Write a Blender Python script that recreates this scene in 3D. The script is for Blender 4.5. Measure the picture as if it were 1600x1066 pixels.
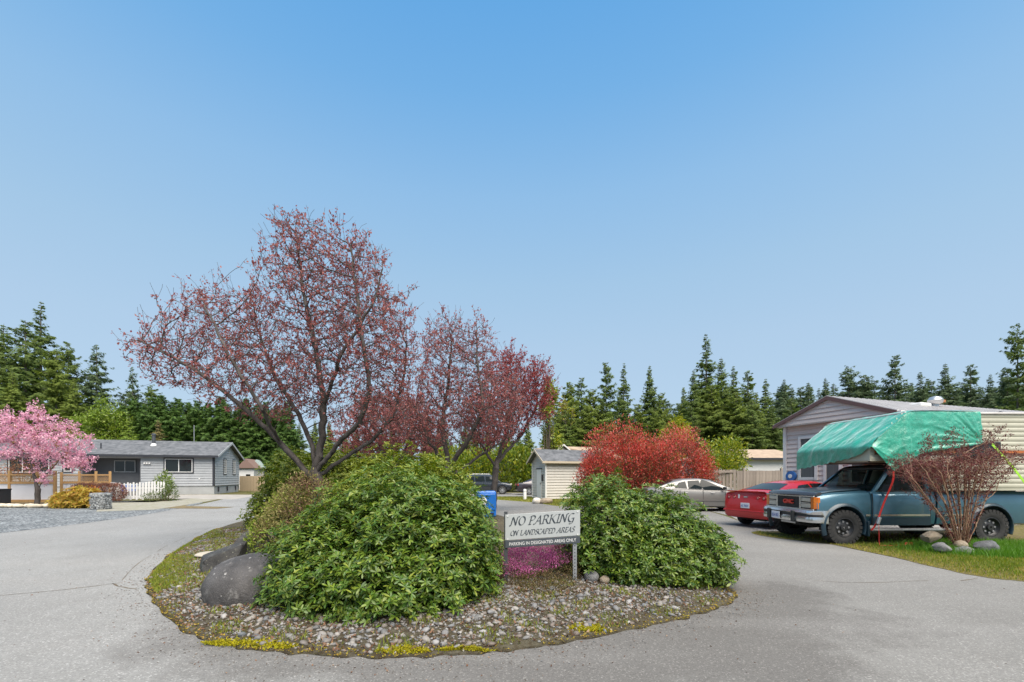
import bpy, bmesh, math, random
import numpy as np
from mathutils import Vector, Matrix
for o in list(bpy.data.objects): bpy.data.objects.remove(o)
rng = np.random.default_rng(7)
random.seed(7)
SC = bpy.context.scene
COL = SC.collection
R = math.radians

# ------------------------------------------------------------------ camera, sky, sun, exposure
F, CX, HY, EYE = 680.0, 800.0, 745.0, 1.53      # focal length (px of a 1600 px wide frame), horizon row, eye height
cam = bpy.data.cameras.new('camera')
cam.sensor_width = 36.0
cam.lens = F/1600*36.0
cam.shift_y = (HY-533)/1600
cam.clip_start = 0.05
cam.clip_end = 6000
co = bpy.data.objects.new('camera', cam)
co.location = (0, 0, EYE)
co.rotation_euler = (R(90), 0, 0)
COL.objects.link(co)
SC.camera = co

SUN_EL, SUN_AZ = R(60), R(152)                  # azimuth measured clockwise from +Y (straight ahead)
world = bpy.data.worlds.new('World')
SC.world = world
world.use_nodes = True
wn, wl = world.node_tree.nodes, world.node_tree.links
wn.clear()
sky = wn.new('ShaderNodeTexSky')
sky.sky_type = 'NISHITA'
sky.sun_disc = False
sky.sun_elevation = SUN_EL
sky.sun_rotation = SUN_AZ
sky.altitude = 0
sky.air_density = 1.0
sky.dust_density = 1.2
sky.ozone_density = 1.0
tco = wn.new('ShaderNodeTexCoord'); sxyz = wn.new('ShaderNodeSeparateXYZ')
wl.new(tco.outputs['Generated'], sxyz.inputs[0])
wr = wn.new('ShaderNodeValToRGB'); cr = wr.color_ramp          # clear spring sky: pale near the horizon, deeper overhead
SKY = [(0.0, (.50, .645, .79)), (.276, (.44, .617, .807)), (.398, (.381, .591, .807)), (.538, (.290, .537, .825)),
       (.659, (.178, .455, .815)), (.745, (.125, .405, .80)), (1.0, (.08, .33, .72))]
while len(cr.elements) < len(SKY): cr.elements.new(0.5)
for e, (p, c) in zip(cr.elements, SKY): e.position = p; e.color = (*c, 1)
wl.new(sxyz.outputs[2], wr.inputs[0])
wsc = wn.new('ShaderNodeVectorMath'); wsc.operation = 'SCALE'; wsc.inputs[3].default_value = 3.1
wl.new(wr.outputs[0], wsc.inputs[0])
wmx = wn.new('ShaderNodeMix'); wmx.data_type = 'RGBA'; wmx.inputs[0].default_value = 0.93
wl.new(sky.outputs[0], wmx.inputs[6]); wl.new(wsc.outputs[0], wmx.inputs[7])
wbg = wn.new('ShaderNodeBackground'); wbg.inputs['Strength'].default_value = 0.11
wout = wn.new('ShaderNodeOutputWorld')
wl.new(wmx.outputs[2], wbg.inputs['Color']); wl.new(wbg.outputs[0], wout.inputs['Surface'])

sun = bpy.data.lights.new('sun', 'SUN')
sun.energy = 3.1
sun.angle = R(60)
sun.color = (1.0, 0.90, 0.775)
so = bpy.data.objects.new('sun', sun)
sd = Vector((math.sin(SUN_AZ)*math.cos(SUN_EL), math.cos(SUN_AZ)*math.cos(SUN_EL), math.sin(SUN_EL)))
so.rotation_euler = sd.to_track_quat('Z', 'Y').to_euler()
so.location = sd*60
COL.objects.link(so)
vs = SC.view_settings
vs.view_transform = 'Standard'; vs.look = 'None'; vs.exposure = 1.5; vs.gamma = 1.0; vs.use_curve_mapping = False
SC.cycles.max_bounces = 8; SC.cycles.diffuse_bounces = 3; SC.cycles.glossy_bounces = 3
SC.cycles.transmission_bounces = 4; SC.cycles.transparent_max_bounces = 12
SC.cycles.caustics_reflective = False; SC.cycles.caustics_refractive = False

# ------------------------------------------------------------------ helpers
def wx(px, Y): return (px-CX)/F*Y
def wz(py, Y): return EYE+(HY-py)/F*Y
def gy(py): return F*EYE/(py-HY)
def G(px, py):                                  # ground point seen at a place in the photograph
    Y = gy(py); return (wx(px, Y), Y)

def props(o, label=None, cat=None, group=None, kind=None):
    if label: o['label'] = label
    if cat: o['category'] = cat
    if group: o['group'] = group
    if kind: o['kind'] = kind
    return o

def link(name, me, mats=None, parent=None, loc=None, rot=None, smooth=None):
    o = bpy.data.objects.new(name, me)
    COL.objects.link(o)
    if mats is not None:
        for m in (mats if isinstance(mats, (list, tuple)) else [mats]): me.materials.append(m)
    if parent is not None: o.parent = parent
    if loc is not None: o.location = loc
    if rot is not None: o.rotation_euler = rot
    if smooth is not None:
        me.polygons.foreach_set('use_smooth', np.ones(len(me.polygons), bool))
        if smooth < 180: me.set_sharp_from_angle(angle=R(smooth))
    return o

def empty(name, loc=(0, 0, 0), rz=0.0, label=None, cat=None, group=None):
    o = bpy.data.objects.new(name, None)
    COL.objects.link(o)
    o.location = loc; o.rotation_euler = (0, 0, rz)
    o.empty_display_size = 0.2
    return props(o, label, cat, group)

def npmesh(name, V, T):
    me = bpy.data.meshes.new(name)
    V = np.ascontiguousarray(V, np.float32); T = np.ascontiguousarray(T, np.int32)
    me.vertices.add(len(V)); me.vertices.foreach_set('co', V.ravel())
    me.loops.add(T.size); me.loops.foreach_set('vertex_index', T.ravel())
    me.polygons.add(len(T)); me.polygons.foreach_set('loop_start', np.arange(0, T.size, T.shape[1], dtype=np.int32))
    me.update(calc_edges=True)
    return me

class MB:                                       # collects shapes, links them as one mesh
    def __init__(s): s.V, s.F, s.M = [], [], []
    def add(s, V, Fs, m=0):
        n = len(s.V); s.V += [tuple(v) for v in V]
        for f in Fs: s.F.append([i+n for i in f]); s.M.append(m)
        return s
    def box(s, c, d, rz=0.0, m=0, rx=0.0, ry=0.0):
        M = Matrix.Translation(c) @ Matrix.Rotation(rz, 4, 'Z') @ Matrix.Rotation(ry, 4, 'Y') @ Matrix.Rotation(rx, 4, 'X')
        V = [M @ Vector((x*d[0]/2, y*d[1]/2, z*d[2]/2)) for x in (-1, 1) for y in (-1, 1) for z in (-1, 1)]
        return s.add(V, [(0, 1, 3, 2), (4, 6, 7, 5), (0, 4, 5, 1), (2, 3, 7, 6), (0, 2, 6, 4), (1, 5, 7, 3)], m)
    def tube(s, pts, r, n=8, m=0, cap=True):
        pts = [Vector(p) for p in pts]; rs = r if isinstance(r, (list, tuple)) else [r]*len(pts)
        V, Fs = [], []
        ref = None
        for i, p in enumerate(pts):
            d = (pts[min(i+1, len(pts)-1)]-pts[max(i-1, 0)]).normalized()
            if ref is None: ref = Vector((0, 0, 1)) if abs(d.z) < 0.9 else Vector((1, 0, 0))
            u = d.cross(ref).normalized(); v = d.cross(u)
            for k in range(n):
                a = 2*math.pi*k/n
                V.append(p+u*math.cos(a)*rs[i]+v*math.sin(a)*rs[i])
        for i in range(len(pts)-1):
            for k in range(n):
                Fs.append((i*n+k, i*n+(k+1) % n, (i+1)*n+(k+1) % n, (i+1)*n+k))
        if cap: Fs += [tuple(range(n-1, -1, -1)), tuple(range((len(pts)-1)*n, len(pts)*n))]
        return s.add(V, Fs, m)
    def lathe(s, prof, c=(0, 0, 0), axis='z', n=24, m=0, cap=True):   # prof: (radius, height)
        V, Fs = [], []
        for r, h in prof:
            for k in range(n):
                a = 2*math.pi*k/n; x, y = r*math.cos(a), r*math.sin(a)
                V.append({'z': (c[0]+x, c[1]+y, c[2]+h), 'y': (c[0]+x, c[1]+h, c[2]+y), 'x': (c[0]+h, c[1]+x, c[2]+y)}[axis])
        for i in range(len(prof)-1):
            for k in range(n): Fs.append((i*n+k, i*n+(k+1) % n, (i+1)*n+(k+1) % n, (i+1)*n+k))
        if cap and prof[0][0] > 1e-4: Fs.append(tuple(range(n-1, -1, -1)))
        if cap and prof[-1][0] > 1e-4: Fs.append(tuple(range((len(prof)-1)*n, len(prof)*n)))
        return s.add(V, Fs, m)
    def prism(s, poly, d, m=0):                 # polygon (3-d points) swept by vector d
        n = len(poly); d = Vector(d)
        V = [Vector(p) for p in poly]+[Vector(p)+d for p in poly]
        Fs = [tuple(range(n-1, -1, -1)), tuple(range(n, 2*n))]+[(i, (i+1) % n, n+(i+1) % n, n+i) for i in range(n)]
        return s.add(V, Fs, m)
    def loft(s, rings, m=0, cap=True, closed=True):
        n = len(rings[0]); V = [p for r in rings for p in r]; Fs = []
        for i in range(len(rings)-1):
            for k in range(n if closed else n-1):
                Fs.append((i*n+k, i*n+(k+1) % n, (i+1)*n+(k+1) % n, (i+1)*n+k))
        if cap: Fs += [tuple(range(n-1, -1, -1)), tuple(range((len(rings)-1)*n, len(rings)*n))]
        return s.add(V, Fs, m)
    def mesh(s, name, fix=True):
        me = bpy.data.meshes.new(name)
        me.from_pydata([tuple(v) for v in s.V], [], s.F)
        me.polygons.foreach_set('material_index', s.M)
        if fix:
            bm = bmesh.new(); bm.from_mesh(me); bmesh.ops.recalc_face_normals(bm, faces=bm.faces); bm.to_mesh(me); bm.free()
        me.update()
        return me
    def build(s, name, mats, parent=None, smooth=None, bevel=0.0, seg=2, loc=None, rot=None, fix=True):
        o = link(name, s.mesh(name, fix), mats, parent, loc, rot, smooth)
        if bevel:
            b = o.modifiers.new('bevel', 'BEVEL'); b.width = bevel; b.segments = seg; b.limit_method = 'ANGLE'; b.angle_limit = R(40)
        return o

def bake(o):                                    # evaluate modifiers into the mesh
    dg = bpy.context.evaluated_depsgraph_get()
    me = bpy.data.meshes.new_from_object(o.evaluated_get(dg))
    o.modifiers.clear(); o.data = me
    return o

ORD = ['first', 'second', 'third', 'fourth', 'fifth', 'sixth', 'seventh', 'eighth', 'ninth', 'tenth', 'eleventh', 'twelfth', 'thirteenth', 'fourteenth', 'fifteenth', 'sixteenth', 'seventeenth', 'eighteenth', 'nineteenth']
def nth(i):                                     # 0 -> first
    t = ['', '', 'twenty', 'thirty', 'forty', 'fifty', 'sixty', 'seventy'][(i+1)//10] if i >= 19 else ''
    if not t: return ORD[i]
    return (t[:-1]+'ieth') if (i+1) % 10 == 0 else t+' '+ORD[(i+1) % 10-1]

def copy_tree(o, parent=None):
    c = o.copy(); COL.objects.link(c)
    if parent is not None: c.parent = parent
    for ch in o.children: copy_tree(ch, c)
    return c

# ------------------------------------------------------------------ materials
def srgb(r, g, b):
    f = lambda c: c/255/12.92 if c/255 <= 0.04045 else ((c/255+0.055)/1.055)**2.4
    return (f(r), f(g), f(b))

def newmat(name):
    m = bpy.data.materials.new(name); m.use_nodes = True
    nt = m.node_tree; b = nt.nodes['Principled BSDF']
    return m, nt, b

def mixcol(nt, fac, a, b):
    n = nt.nodes.new('ShaderNodeMix'); n.data_type = 'RGBA'
    for i, v in ((6, a), (7, b)):
        if isinstance(v, tuple): n.inputs[i].default_value = (*v[:3], 1)
        else: nt.links.new(v, n.inputs[i])
    if isinstance(fac, (int, float)): n.inputs[0].default_value = fac
    else: nt.links.new(fac, n.inputs[0])
    return n.outputs[2]

def noise(nt, scale, detail=4, rough=0.55, coord='Object', stretch=None):
    tc = nt.nodes.new('ShaderNodeTexCoord'); n = nt.nodes.new('ShaderNodeTexNoise')
    n.inputs['Scale'].default_value = scale; n.inputs['Detail'].default_value = detail; n.inputs['Roughness'].default_value = rough
    out = tc.outputs[coord]
    if stretch:
        mp = nt.nodes.new('ShaderNodeMapping'); mp.inputs['Scale'].default_value = stretch
        nt.links.new(out, mp.inputs[0]); out = mp.outputs[0]
    nt.links.new(out, n.inputs['Vector'])
    return n.outputs[0]

def ramp(nt, fac, stops, interp='LINEAR'):
    r = nt.nodes.new('ShaderNodeValToRGB'); cr = r.color_ramp; cr.interpolation = interp
    while len(cr.elements) < len(stops): cr.elements.new(0.5)
    for e, (p, c) in zip(cr.elements, stops):
        e.position = p; e.color = (*c, 1) if isinstance(c, tuple) else (c, c, c, 1)
    nt.links.new(fac, r.inputs[0])
    return r.outputs[0]

def bump(nt, b, h, strength=0.3, dist=0.02):
    n = nt.nodes.new('ShaderNodeBump'); n.inputs['Strength'].default_value = strength; n.inputs['Distance'].default_value = dist
    nt.links.new(h, n.inputs['Height']); nt.links.new(n.outputs[0], b.inputs['Normal'])

def mat(name, c, rough=0.6, var=0.0, vscale=6.0, c2=None, metal=0.0, bmp=0.0, bscale=60.0, bdist=0.01, coat=0.0, spec=0.5, stretch=None, piece=0.0):
    m, nt, b = newmat(name)
    col = (*c, 1)
    b.inputs['Base Color'].default_value = col
    b.inputs['Roughness'].default_value = rough; b.inputs['Metallic'].default_value = metal
    b.inputs['Specular IOR Level'].default_value = spec; b.inputs['Coat Weight'].default_value = coat
    b.inputs['Coat Roughness'].default_value = 0.05
    src = None
    if var or c2:
        f = ramp(nt, noise(nt, vscale, 5, 0.6, stretch=stretch), [(0.32, 0.0), (0.68, 1.0)])
        d = c2 if c2 else tuple(x*(1-var) for x in c)
        src = mixcol(nt, f, tuple(x*(1+var*0.5) for x in c) if not c2 else c, d)
    if piece:                                   # each copy and each island its own tone
        oi = nt.nodes.new('ShaderNodeObjectInfo'); ge = nt.nodes.new('ShaderNodeNewGeometry')
        ad = nt.nodes.new('ShaderNodeMath'); ad.operation = 'ADD'; fr = nt.nodes.new('ShaderNodeMath'); fr.operation = 'FRACT'
        nt.links.new(oi.outputs['Random'], ad.inputs[0]); nt.links.new(ge.outputs['Random Per Island'], ad.inputs[1]); nt.links.new(ad.outputs[0], fr.inputs[0])
        g = ramp(nt, fr.outputs[0], [(0, 1-piece), (1, 1+piece)])
        mx = nt.nodes.new('ShaderNodeMix'); mx.data_type = 'RGBA'; mx.blend_type = 'MULTIPLY'; mx.inputs[0].default_value = 1
        if src is None: mx.inputs[6].default_value = col
        else: nt.links.new(src, mx.inputs[6])
        nt.links.new(g, mx.inputs[7]); src = mx.outputs[2]
    if src is not None: nt.links.new(src, b.inputs['Base Color'])
    if bmp: bump(nt, b, noise(nt, bscale, 4, stretch=stretch), bmp, bdist)
    return m

def leafmat(name, cols, rough=0.45, trans=0.25, spec=0.4, tcol=None):   # a tone per leaf, light through the blade
    m, nt, b = newmat(name)
    oi = nt.nodes.new('ShaderNodeObjectInfo'); ge = nt.nodes.new('ShaderNodeNewGeometry')
    ad = nt.nodes.new('ShaderNodeMath'); ad.operation = 'ADD'; fr = nt.nodes.new('ShaderNodeMath'); fr.operation = 'FRACT'
    nt.links.new(oi.outputs['Random'], ad.inputs[0]); nt.links.new(ge.outputs['Random Per Island'], ad.inputs[1]); nt.links.new(ad.outputs[0], fr.inputs[0])
    n = len(cols)
    c = ramp(nt, fr.outputs[0], [(i/(n-1), k) for i, k in enumerate(cols)])
    nt.links.new(c, b.inputs['Base Color'])
    b.inputs['Roughness'].default_value = rough; b.inputs['Specular IOR Level'].default_value = spec
    if trans:
        t = nt.nodes.new('ShaderNodeBsdfTranslucent'); mx = nt.nodes.new('ShaderNodeMixShader'); mx.inputs[0].default_value = trans
        hs = nt.nodes.new('ShaderNodeHueSaturation'); hs.inputs['Value'].default_value = 1.5; hs.inputs['Saturation'].default_value = 1.1
        nt.links.new(c, hs.inputs['Color']); nt.links.new(hs.outputs[0], t.inputs['Color'])
        nt.links.new(b.outputs[0], mx.inputs[1]); nt.links.new(t.outputs[0], mx.inputs[2])
        nt.links.new(mx.outputs[0], nt.nodes['Material Output'].inputs['Surface'])
    return m

def glassmat(name, tint=(0.75, 0.85, 0.82), through=0.55, rough=0.02):
    m, nt, b = newmat(name)
    b.inputs['Base Color'].default_value = (0.012, 0.016, 0.016, 1); b.inputs['Roughness'].default_value = rough
    b.inputs['Specular IOR Level'].default_value = 0.5
    if through:
        t = nt.nodes.new('ShaderNodeBsdfTransparent'); t.inputs[0].default_value = (*tint, 1)
        mx = nt.nodes.new('ShaderNodeMixShader'); mx.inputs[0].default_value = through
        nt.links.new(b.outputs[0], mx.inputs[1]); nt.links.new(t.outputs[0], mx.inputs[2])
        nt.links.new(mx.outputs[0], nt.nodes['Material Output'].inputs['Surface'])
    return m
# ------------------------------------------------------------------ ground, road, island
def inpoly(P, poly):
    P = np.asarray(P); x, y = P[:, 0], P[:, 1]; q = np.asarray(poly); ins = np.zeros(len(P), bool)
    for i in range(len(q)):
        x1, y1 = q[i]; x2, y2 = q[i-1]
        c = ((y1 > y) != (y2 > y)) & (x < (x2-x1)*(y-y1)/(y2-y1+1e-12)+x1)
        ins ^= c
    return ins

def edgedist(P, poly):
    P = np.asarray(P)[:, :2]; q = np.asarray(poly); best = np.full(len(P), 1e9)
    for i in range(len(q)):
        a, b = q[i-1], q[i]; d = b-a; t = np.clip(((P-a)@d)/(d@d+1e-12), 0, 1)
        best = np.minimum(best, np.linalg.norm(P-(a+t[:, None]*d), axis=1))
    return best

def scatter(poly, n, r=None):
    r = r or rng; q = np.asarray(poly); lo, hi = q.min(0), q.max(0); out = []
    tot = 0
    while tot < n:
        P = r.uniform(lo, hi, (n*2, 2)); P = P[inpoly(P, poly)]; out.append(P); tot += len(P)
    return np.concatenate(out)[:n]

def smooth_loop(pts, k=6, closed=True):
    p = np.asarray(pts, float); n = len(p); out = []
    for i in range(n if closed else n-1):
        a, b, c, d = (p[(i-1) % n], p[i], p[(i+1) % n], p[(i+2) % n]) if closed else (p[max(i-1, 0)], p[i], p[i+1], p[min(i+2, n-1)])
        for t in np.linspace(0, 1, k, endpoint=False):
            out.append(0.5*((2*b)+(c-a)*t+(2*a-5*b+4*c-d)*t*t+(3*b-a-3*c+d)*t**3))
    if not closed: out.append(p[-1])
    return np.array(out)

def sheet(name, pts, z, m, parent=None, kind='structure', rough=0.0):
    p = np.asarray(pts, float)
    if rough: p = p+rng.normal(0, rough, p.shape)
    bm = bmesh.new()
    f = bm.faces.new([bm.verts.new((x, y, z)) for x, y in p])
    bmesh.ops.triangulate(bm, faces=[f])
    if bm.faces and sum(fc.normal.z for fc in bm.faces) < 0: bmesh.ops.reverse_faces(bm, faces=bm.faces)
    me = bpy.data.meshes.new(name); bm.to_mesh(me); bm.free()
    o = link(name, me, m, parent)
    return props(o, kind=kind)

def unit_(v): return v/np.maximum(np.linalg.norm(v, axis=-1, keepdims=True), 1e-9)

def blades(P, h, w, lean=0.4, r=None, seg2=True):
    r = r or rng; n = len(P); a = r.uniform(0, 2*np.pi, n); hh = r.uniform(h[0], h[1], n)
    ww = r.uniform(w[0], w[1], n); d = np.stack([np.cos(a), np.sin(a), np.zeros(n)], 1)
    b = r.uniform(0, 2*np.pi, n); L = np.stack([np.cos(b), np.sin(b), np.zeros(n)], 1)*(hh*r.uniform(0.1, 1, n)*lean)[:, None]
    up = np.zeros((n, 3)); up[:, 2] = hh
    V = np.stack([P-d*ww[:, None]/2, P+d*ww[:, None]/2, P+up*0.55+L*0.35-d*ww[:, None]*0.4, P+up*0.55+L*0.35+d*ww[:, None]*0.4, P+up+L], 1).reshape(-1, 3)
    i = np.arange(n)[:, None]*5
    T = np.concatenate([i+np.array([0, 1, 3]), i+np.array([0, 3, 2]), i+np.array([2, 3, 4])], 0)
    return V, T

def asphalt_mat():
    m, nt, b = newmat('asphalt')
    big = ramp(nt, noise(nt, 0.35, 4, 0.6), [(0.3, 0.0), (0.7, 1.0)])
    c = mixcol(nt, big, (0.205, 0.205, 0.198), (0.165, 0.163, 0.156))
    tc = nt.nodes.new('ShaderNodeTexCoord')
    mp = nt.nodes.new('ShaderNodeMapping'); mp.inputs['Location'].default_value = (-0.1/4.4, -5.3/2.7, 0); mp.inputs['Scale'].default_value = (1/4.4, 1/2.7, 0)
    nt.links.new(tc.outputs['Object'], mp.inputs[0])
    ln = nt.nodes.new('ShaderNodeVectorMath'); ln.operation = 'LENGTH'; nt.links.new(mp.outputs[0], ln.inputs[0])
    ad = nt.nodes.new('ShaderNodeMath'); ad.operation = 'MULTIPLY_ADD'; ad.inputs[1].default_value = 0.75; ad.inputs[2].default_value = -0.37
    nt.links.new(noise(nt, 1.1, 5, 0.65), ad.inputs[0])
    su = nt.nodes.new('ShaderNodeMath'); su.operation = 'ADD'; nt.links.new(ln.outputs['Value'], su.inputs[0]); nt.links.new(ad.outputs[0], su.inputs[1])
    damp = ramp(nt, su.outputs[0], [(0.82, 0.70), (1.08, 0.0)])      # old damp and dirty ring round the planted island
    c = mixcol(nt, damp, c, (0.098, 0.093, 0.088))
    sx = nt.nodes.new('ShaderNodeSeparateXYZ'); nt.links.new(tc.outputs['Object'], sx.inputs[0])
    xa = nt.nodes.new('ShaderNodeMath'); xa.operation = 'MULTIPLY_ADD'; xa.inputs[1].default_value = .08; xa.inputs[2].default_value = .5; nt.links.new(sx.outputs[0], xa.inputs[0])
    xn = nt.nodes.new('ShaderNodeMath'); xn.operation = 'MULTIPLY_ADD'; xn.inputs[1].default_value = .5; nt.links.new(noise(nt, .5, 4, .6), xn.inputs[0]); nt.links.new(xa.outputs[0], xn.inputs[2])
    old = ramp(nt, xn.outputs[0], [(.25, (1.16, 1.175, 1.19)), (.95, (.90, .885, .865))])   # older, paler paving on the left lane
    mo = nt.nodes.new('ShaderNodeMix'); mo.data_type = 'RGBA'; mo.blend_type = 'MULTIPLY'; mo.inputs[0].default_value = 1
    nt.links.new(c, mo.inputs[6]); nt.links.new(old, mo.inputs[7]); c = mo.outputs[2]
    st = ramp(nt, noise(nt, 1.6, 6, 0.7, stretch=(1, 0.5, 1)), [(0.52, 0.0), (0.78, 0.25)])
    c = mixcol(nt, st, c, (0.125, 0.119, 0.111))
    track = ramp(nt, noise(nt, 0.8, 3, 0.5, stretch=(0.25, 1.6, 1)), [(0.5, 0.0), (0.75, 0.35)])
    c = mixcol(nt, track, c, (0.235, 0.23, 0.22))
    vo = nt.nodes.new('ShaderNodeTexVoronoi'); vo.inputs['Scale'].default_value = 95; nt.links.new(tc.outputs['Object'], vo.inputs['Vector'])
    agg = nt.nodes.new('ShaderNodeSeparateColor'); nt.links.new(vo.outputs['Color'], agg.inputs[0])
    light = ramp(nt, agg.outputs[0], [(0.0, 0.70), (0.45, 0.95), (0.90, 1.06), (0.97, 1.75)])
    mx = nt.nodes.new('ShaderNodeMix'); mx.data_type = 'RGBA'; mx.blend_type = 'MULTIPLY'; mx.inputs[0].default_value = 0.75
    nt.links.new(c, mx.inputs[6]); nt.links.new(light, mx.inputs[7])
    fine = ramp(nt, noise(nt, 260, 2, 0.7), [(0.3, 0.78), (0.7, 1.22)])
    m2 = nt.nodes.new('ShaderNodeMix'); m2.data_type = 'RGBA'; m2.blend_type = 'MULTIPLY'; m2.inputs[0].default_value = 1
    nt.links.new(mx.outputs[2], m2.inputs[6]); nt.links.new(fine, m2.inputs[7])
    nt.links.new(m2.outputs[2], b.inputs['Base Color'])
    b.inputs['Roughness'].default_value = 0.85; b.inputs['Specular IOR Level'].default_value = 0.3
    bump(nt, b, noise(nt, 130, 3, 0.7), 0.5, 0.006)
    return m

def ground_mat(name, a, b_, c_, s1=0.5, s2=8, bs=0.5):
    m, nt, b = newmat(name)
    f1 = ramp(nt, noise(nt, s1, 5, 0.6), [(0.35, 0.0), (0.65, 1.0)]); f2 = ramp(nt, noise(nt, s2, 5, 0.7), [(0.4, 0.0), (0.66, 1.0)])
    c = mixcol(nt, f1, a, b_); c = mixcol(nt, f2, c, c_)
    nt.links.new(c, b.inputs['Base Color']); b.inputs['Roughness'].default_value = 0.95; b.inputs['Specular IOR Level'].default_value = 0.15
    bump(nt, b, noise(nt, s2*9, 5, 0.7), bs, 0.03)
    return m

def gravel_mat(name, cols, scale=42):
    m, nt, b = newmat(name)
    tc = nt.nodes.new('ShaderNodeTexCoord')
    vo = nt.nodes.new('ShaderNodeTexVoronoi'); vo.inputs['Scale'].default_value = scale; nt.links.new(tc.outputs['Object'], vo.inputs['Vector'])
    sp = nt.nodes.new('ShaderNodeSeparateColor'); nt.links.new(vo.outputs['Color'], sp.inputs[0])
    c = ramp(nt, sp.outputs[0], [(i/(len(cols)-1), k) for i, k in enumerate(cols)])
    d = ramp(nt, vo.outputs['Distance'], [(0.35, 1.0), (0.75, 0.45)])
    mx = nt.nodes.new('ShaderNodeMix'); mx.data_type = 'RGBA'; mx.blend_type = 'MULTIPLY'; mx.inputs[0].default_value = 1
    nt.links.new(c, mx.inputs[6]); nt.links.new(d, mx.inputs[7])
    pat = ramp(nt, noise(nt, 0.7, 5, 0.6), [(0.35, 0.78), (0.65, 1.15)])
    m2 = nt.nodes.new('ShaderNodeMix'); m2.data_type = 'RGBA'; m2.blend_type = 'MULTIPLY'; m2.inputs[0].default_value = 1
    nt.links.new(mx.outputs[2], m2.inputs[6]); nt.links.new(pat, m2.inputs[7])
    nt.links.new(m2.outputs[2], b.inputs['Base Color']); b.inputs['Roughness'].default_value = 0.9; b.inputs['Specular IOR Level'].default_value = 0.3
    bump(nt, b, vo.outputs['Distance'], -0.8, 0.03)
    return m

M_grass_ground = ground_mat('grass_ground', (0.06, 0.085, 0.02), (0.10, 0.10, 0.035), (0.12, 0.085, 0.045))
M_soil = ground_mat('island_soil', (0.05, 0.038, 0.026), (0.085, 0.07, 0.042), (0.13, 0.12, 0.085), 1.2, 14, 0.9)
M_gravel = gravel_mat('blue_grey_gravel', [(.035, .042, .046), (.12, .136, .145), (.20, .22, .23), (.38, .40, .41), (.07, .08, .085)], 19)
M_pave = mat('pale_concrete', (.30, .28, .25), 0.9, 0.25, 1.5, bmp=0.2, bscale=90)
M_blade = leafmat('grass_blade', [(.07, .13, .012), (.13, .20, .02), (.22, .25, .03), (.09, .16, .015)], 0.6, 0.3, 0.25)
M_dryblade = leafmat('dry_grass_blade', [(.27, .24, .035), (.36, .29, .06), (.21, .23, .03), (.40, .32, .12)], 0.7, 0.2, 0.2)
M_moss = leafmat('yellow_moss', [(.24, .22, .010), (.34, .29, .012), (.19, .20, .014), (.28, .23, .02)], 0.8, 0.15, 0.1)
M_pebble = None
def pebble_mat():
    m, nt, b = newmat('pebble_stone')
    oi = nt.nodes.new('ShaderNodeObjectInfo'); ge = nt.nodes.new('ShaderNodeNewGeometry')
    ad = nt.nodes.new('ShaderNodeMath'); ad.operation = 'ADD'; fr = nt.nodes.new('ShaderNodeMath'); fr.operation = 'FRACT'
    nt.links.new(oi.outputs['Random'], ad.inputs[0]); nt.links.new(ge.outputs['Random Per Island'], ad.inputs[1]); nt.links.new(ad.outputs[0], fr.inputs[0])
    c = ramp(nt, fr.outputs[0], [(0, (.07, .07, .07)), (.15, (.16, .16, .155)), (.3, (.12, .095, .078)), (.45, (.20, .185, .17)), (.6, (.09, .10, .11)), (.72, (.22, .207, .19)), (.85, (.14, .115, .09)), (.93, (.29, .28, .265)), (1, (.12, .125, .135))])
    f = ramp(nt, noise(nt, 40, 4, 0.7), [(0.3, 0.75), (0.7, 1.2)])
    mx = nt.nodes.new('ShaderNodeMix'); mx.data_type = 'RGBA'; mx.blend_type = 'MULTIPLY'; mx.inputs[0].default_value = 1
    nt.links.new(c, mx.inputs[6]); nt.links.new(f, mx.inputs[7]); nt.links.new(mx.outputs[2], b.inputs['Base Color'])
    b.inputs['Roughness'].default_value = 0.7
    return m
M_pebble = pebble_mat()

sheet('ground', [(-2500, -60), (2500, -60), (2500, 4000), (-2500, 4000)], 0.0, M_grass_ground)

road_right = [(14, 3.2), (9.6, 5.5), G(1600, 909), G(1534, 902), G(1456, 886), G(1399, 872), G(1341, 860), G(1298, 851), G(1212, 841), (6.5, 11.7), (7.2, 12.4), (8.3, 17.0),
              (9.2, 22.0), (4.5, 22.6), G(870, 791), G(830, 785), G(775, 781), (-3.2, 30.5), (-2.0, 33.5), (6, 34.0), (16, 34), (16, 41), (-8, 41), (-10, 37), (-14, 37)]
road_left = [(-20.5, 38.5), (-21.5, 34), (-18.9, 28), (-16, 21), (-14.3, 15.8), (-13.8, 11.7), (-13.6, 8), (-13.2, 3), (-13, -5)]
road = sheet('road', [(16, -5)]+road_right+road_left, 0.004, asphalt_mat())

def strip(pts, w):                              # thin uneven strip on the ground
    p = smooth_loop(pts, 5, False); p = p+rng.normal(0, w*0.6, p.shape); L, Rr = [], []
    for i in range(len(p)):
        d = p[min(i+1, len(p)-1)]-p[max(i-1, 0)]; d = d/np.linalg.norm(d); nrm = np.array([-d[1], d[0]])*w*rng.uniform(0.3, 1)
        L.append(p[i]+nrm); Rr.append(p[i]-nrm)
    return L, Rr
crack = MB()
for pts, w in (([G(-30, 934), G(60, 926), G(120, 920), G(190, 911)], .012), ([G(190, 908), G(212, 884), G(236, 868)], .006), ([G(246, 862), G(262, 852)], .008), ([G(272, 848), G(290, 840)], .006), ([G(304, 835), G(326, 826)], .005),
               ([G(175, 912), G(190, 918), G(215, 921)], .016), ([G(1500, 908), G(1530, 904)], .014), ([G(1240, 905), G(1330, 911), G(1450, 908)], .006)):
    L, Rr = strip(pts, w)
    crack.add([(x, y, .0065) for x, y in L]+[(x, y, .0065) for x, y in Rr], [(i, i+1, len(L)+i+1, len(L)+i) for i in range(len(L)-1)])
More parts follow.
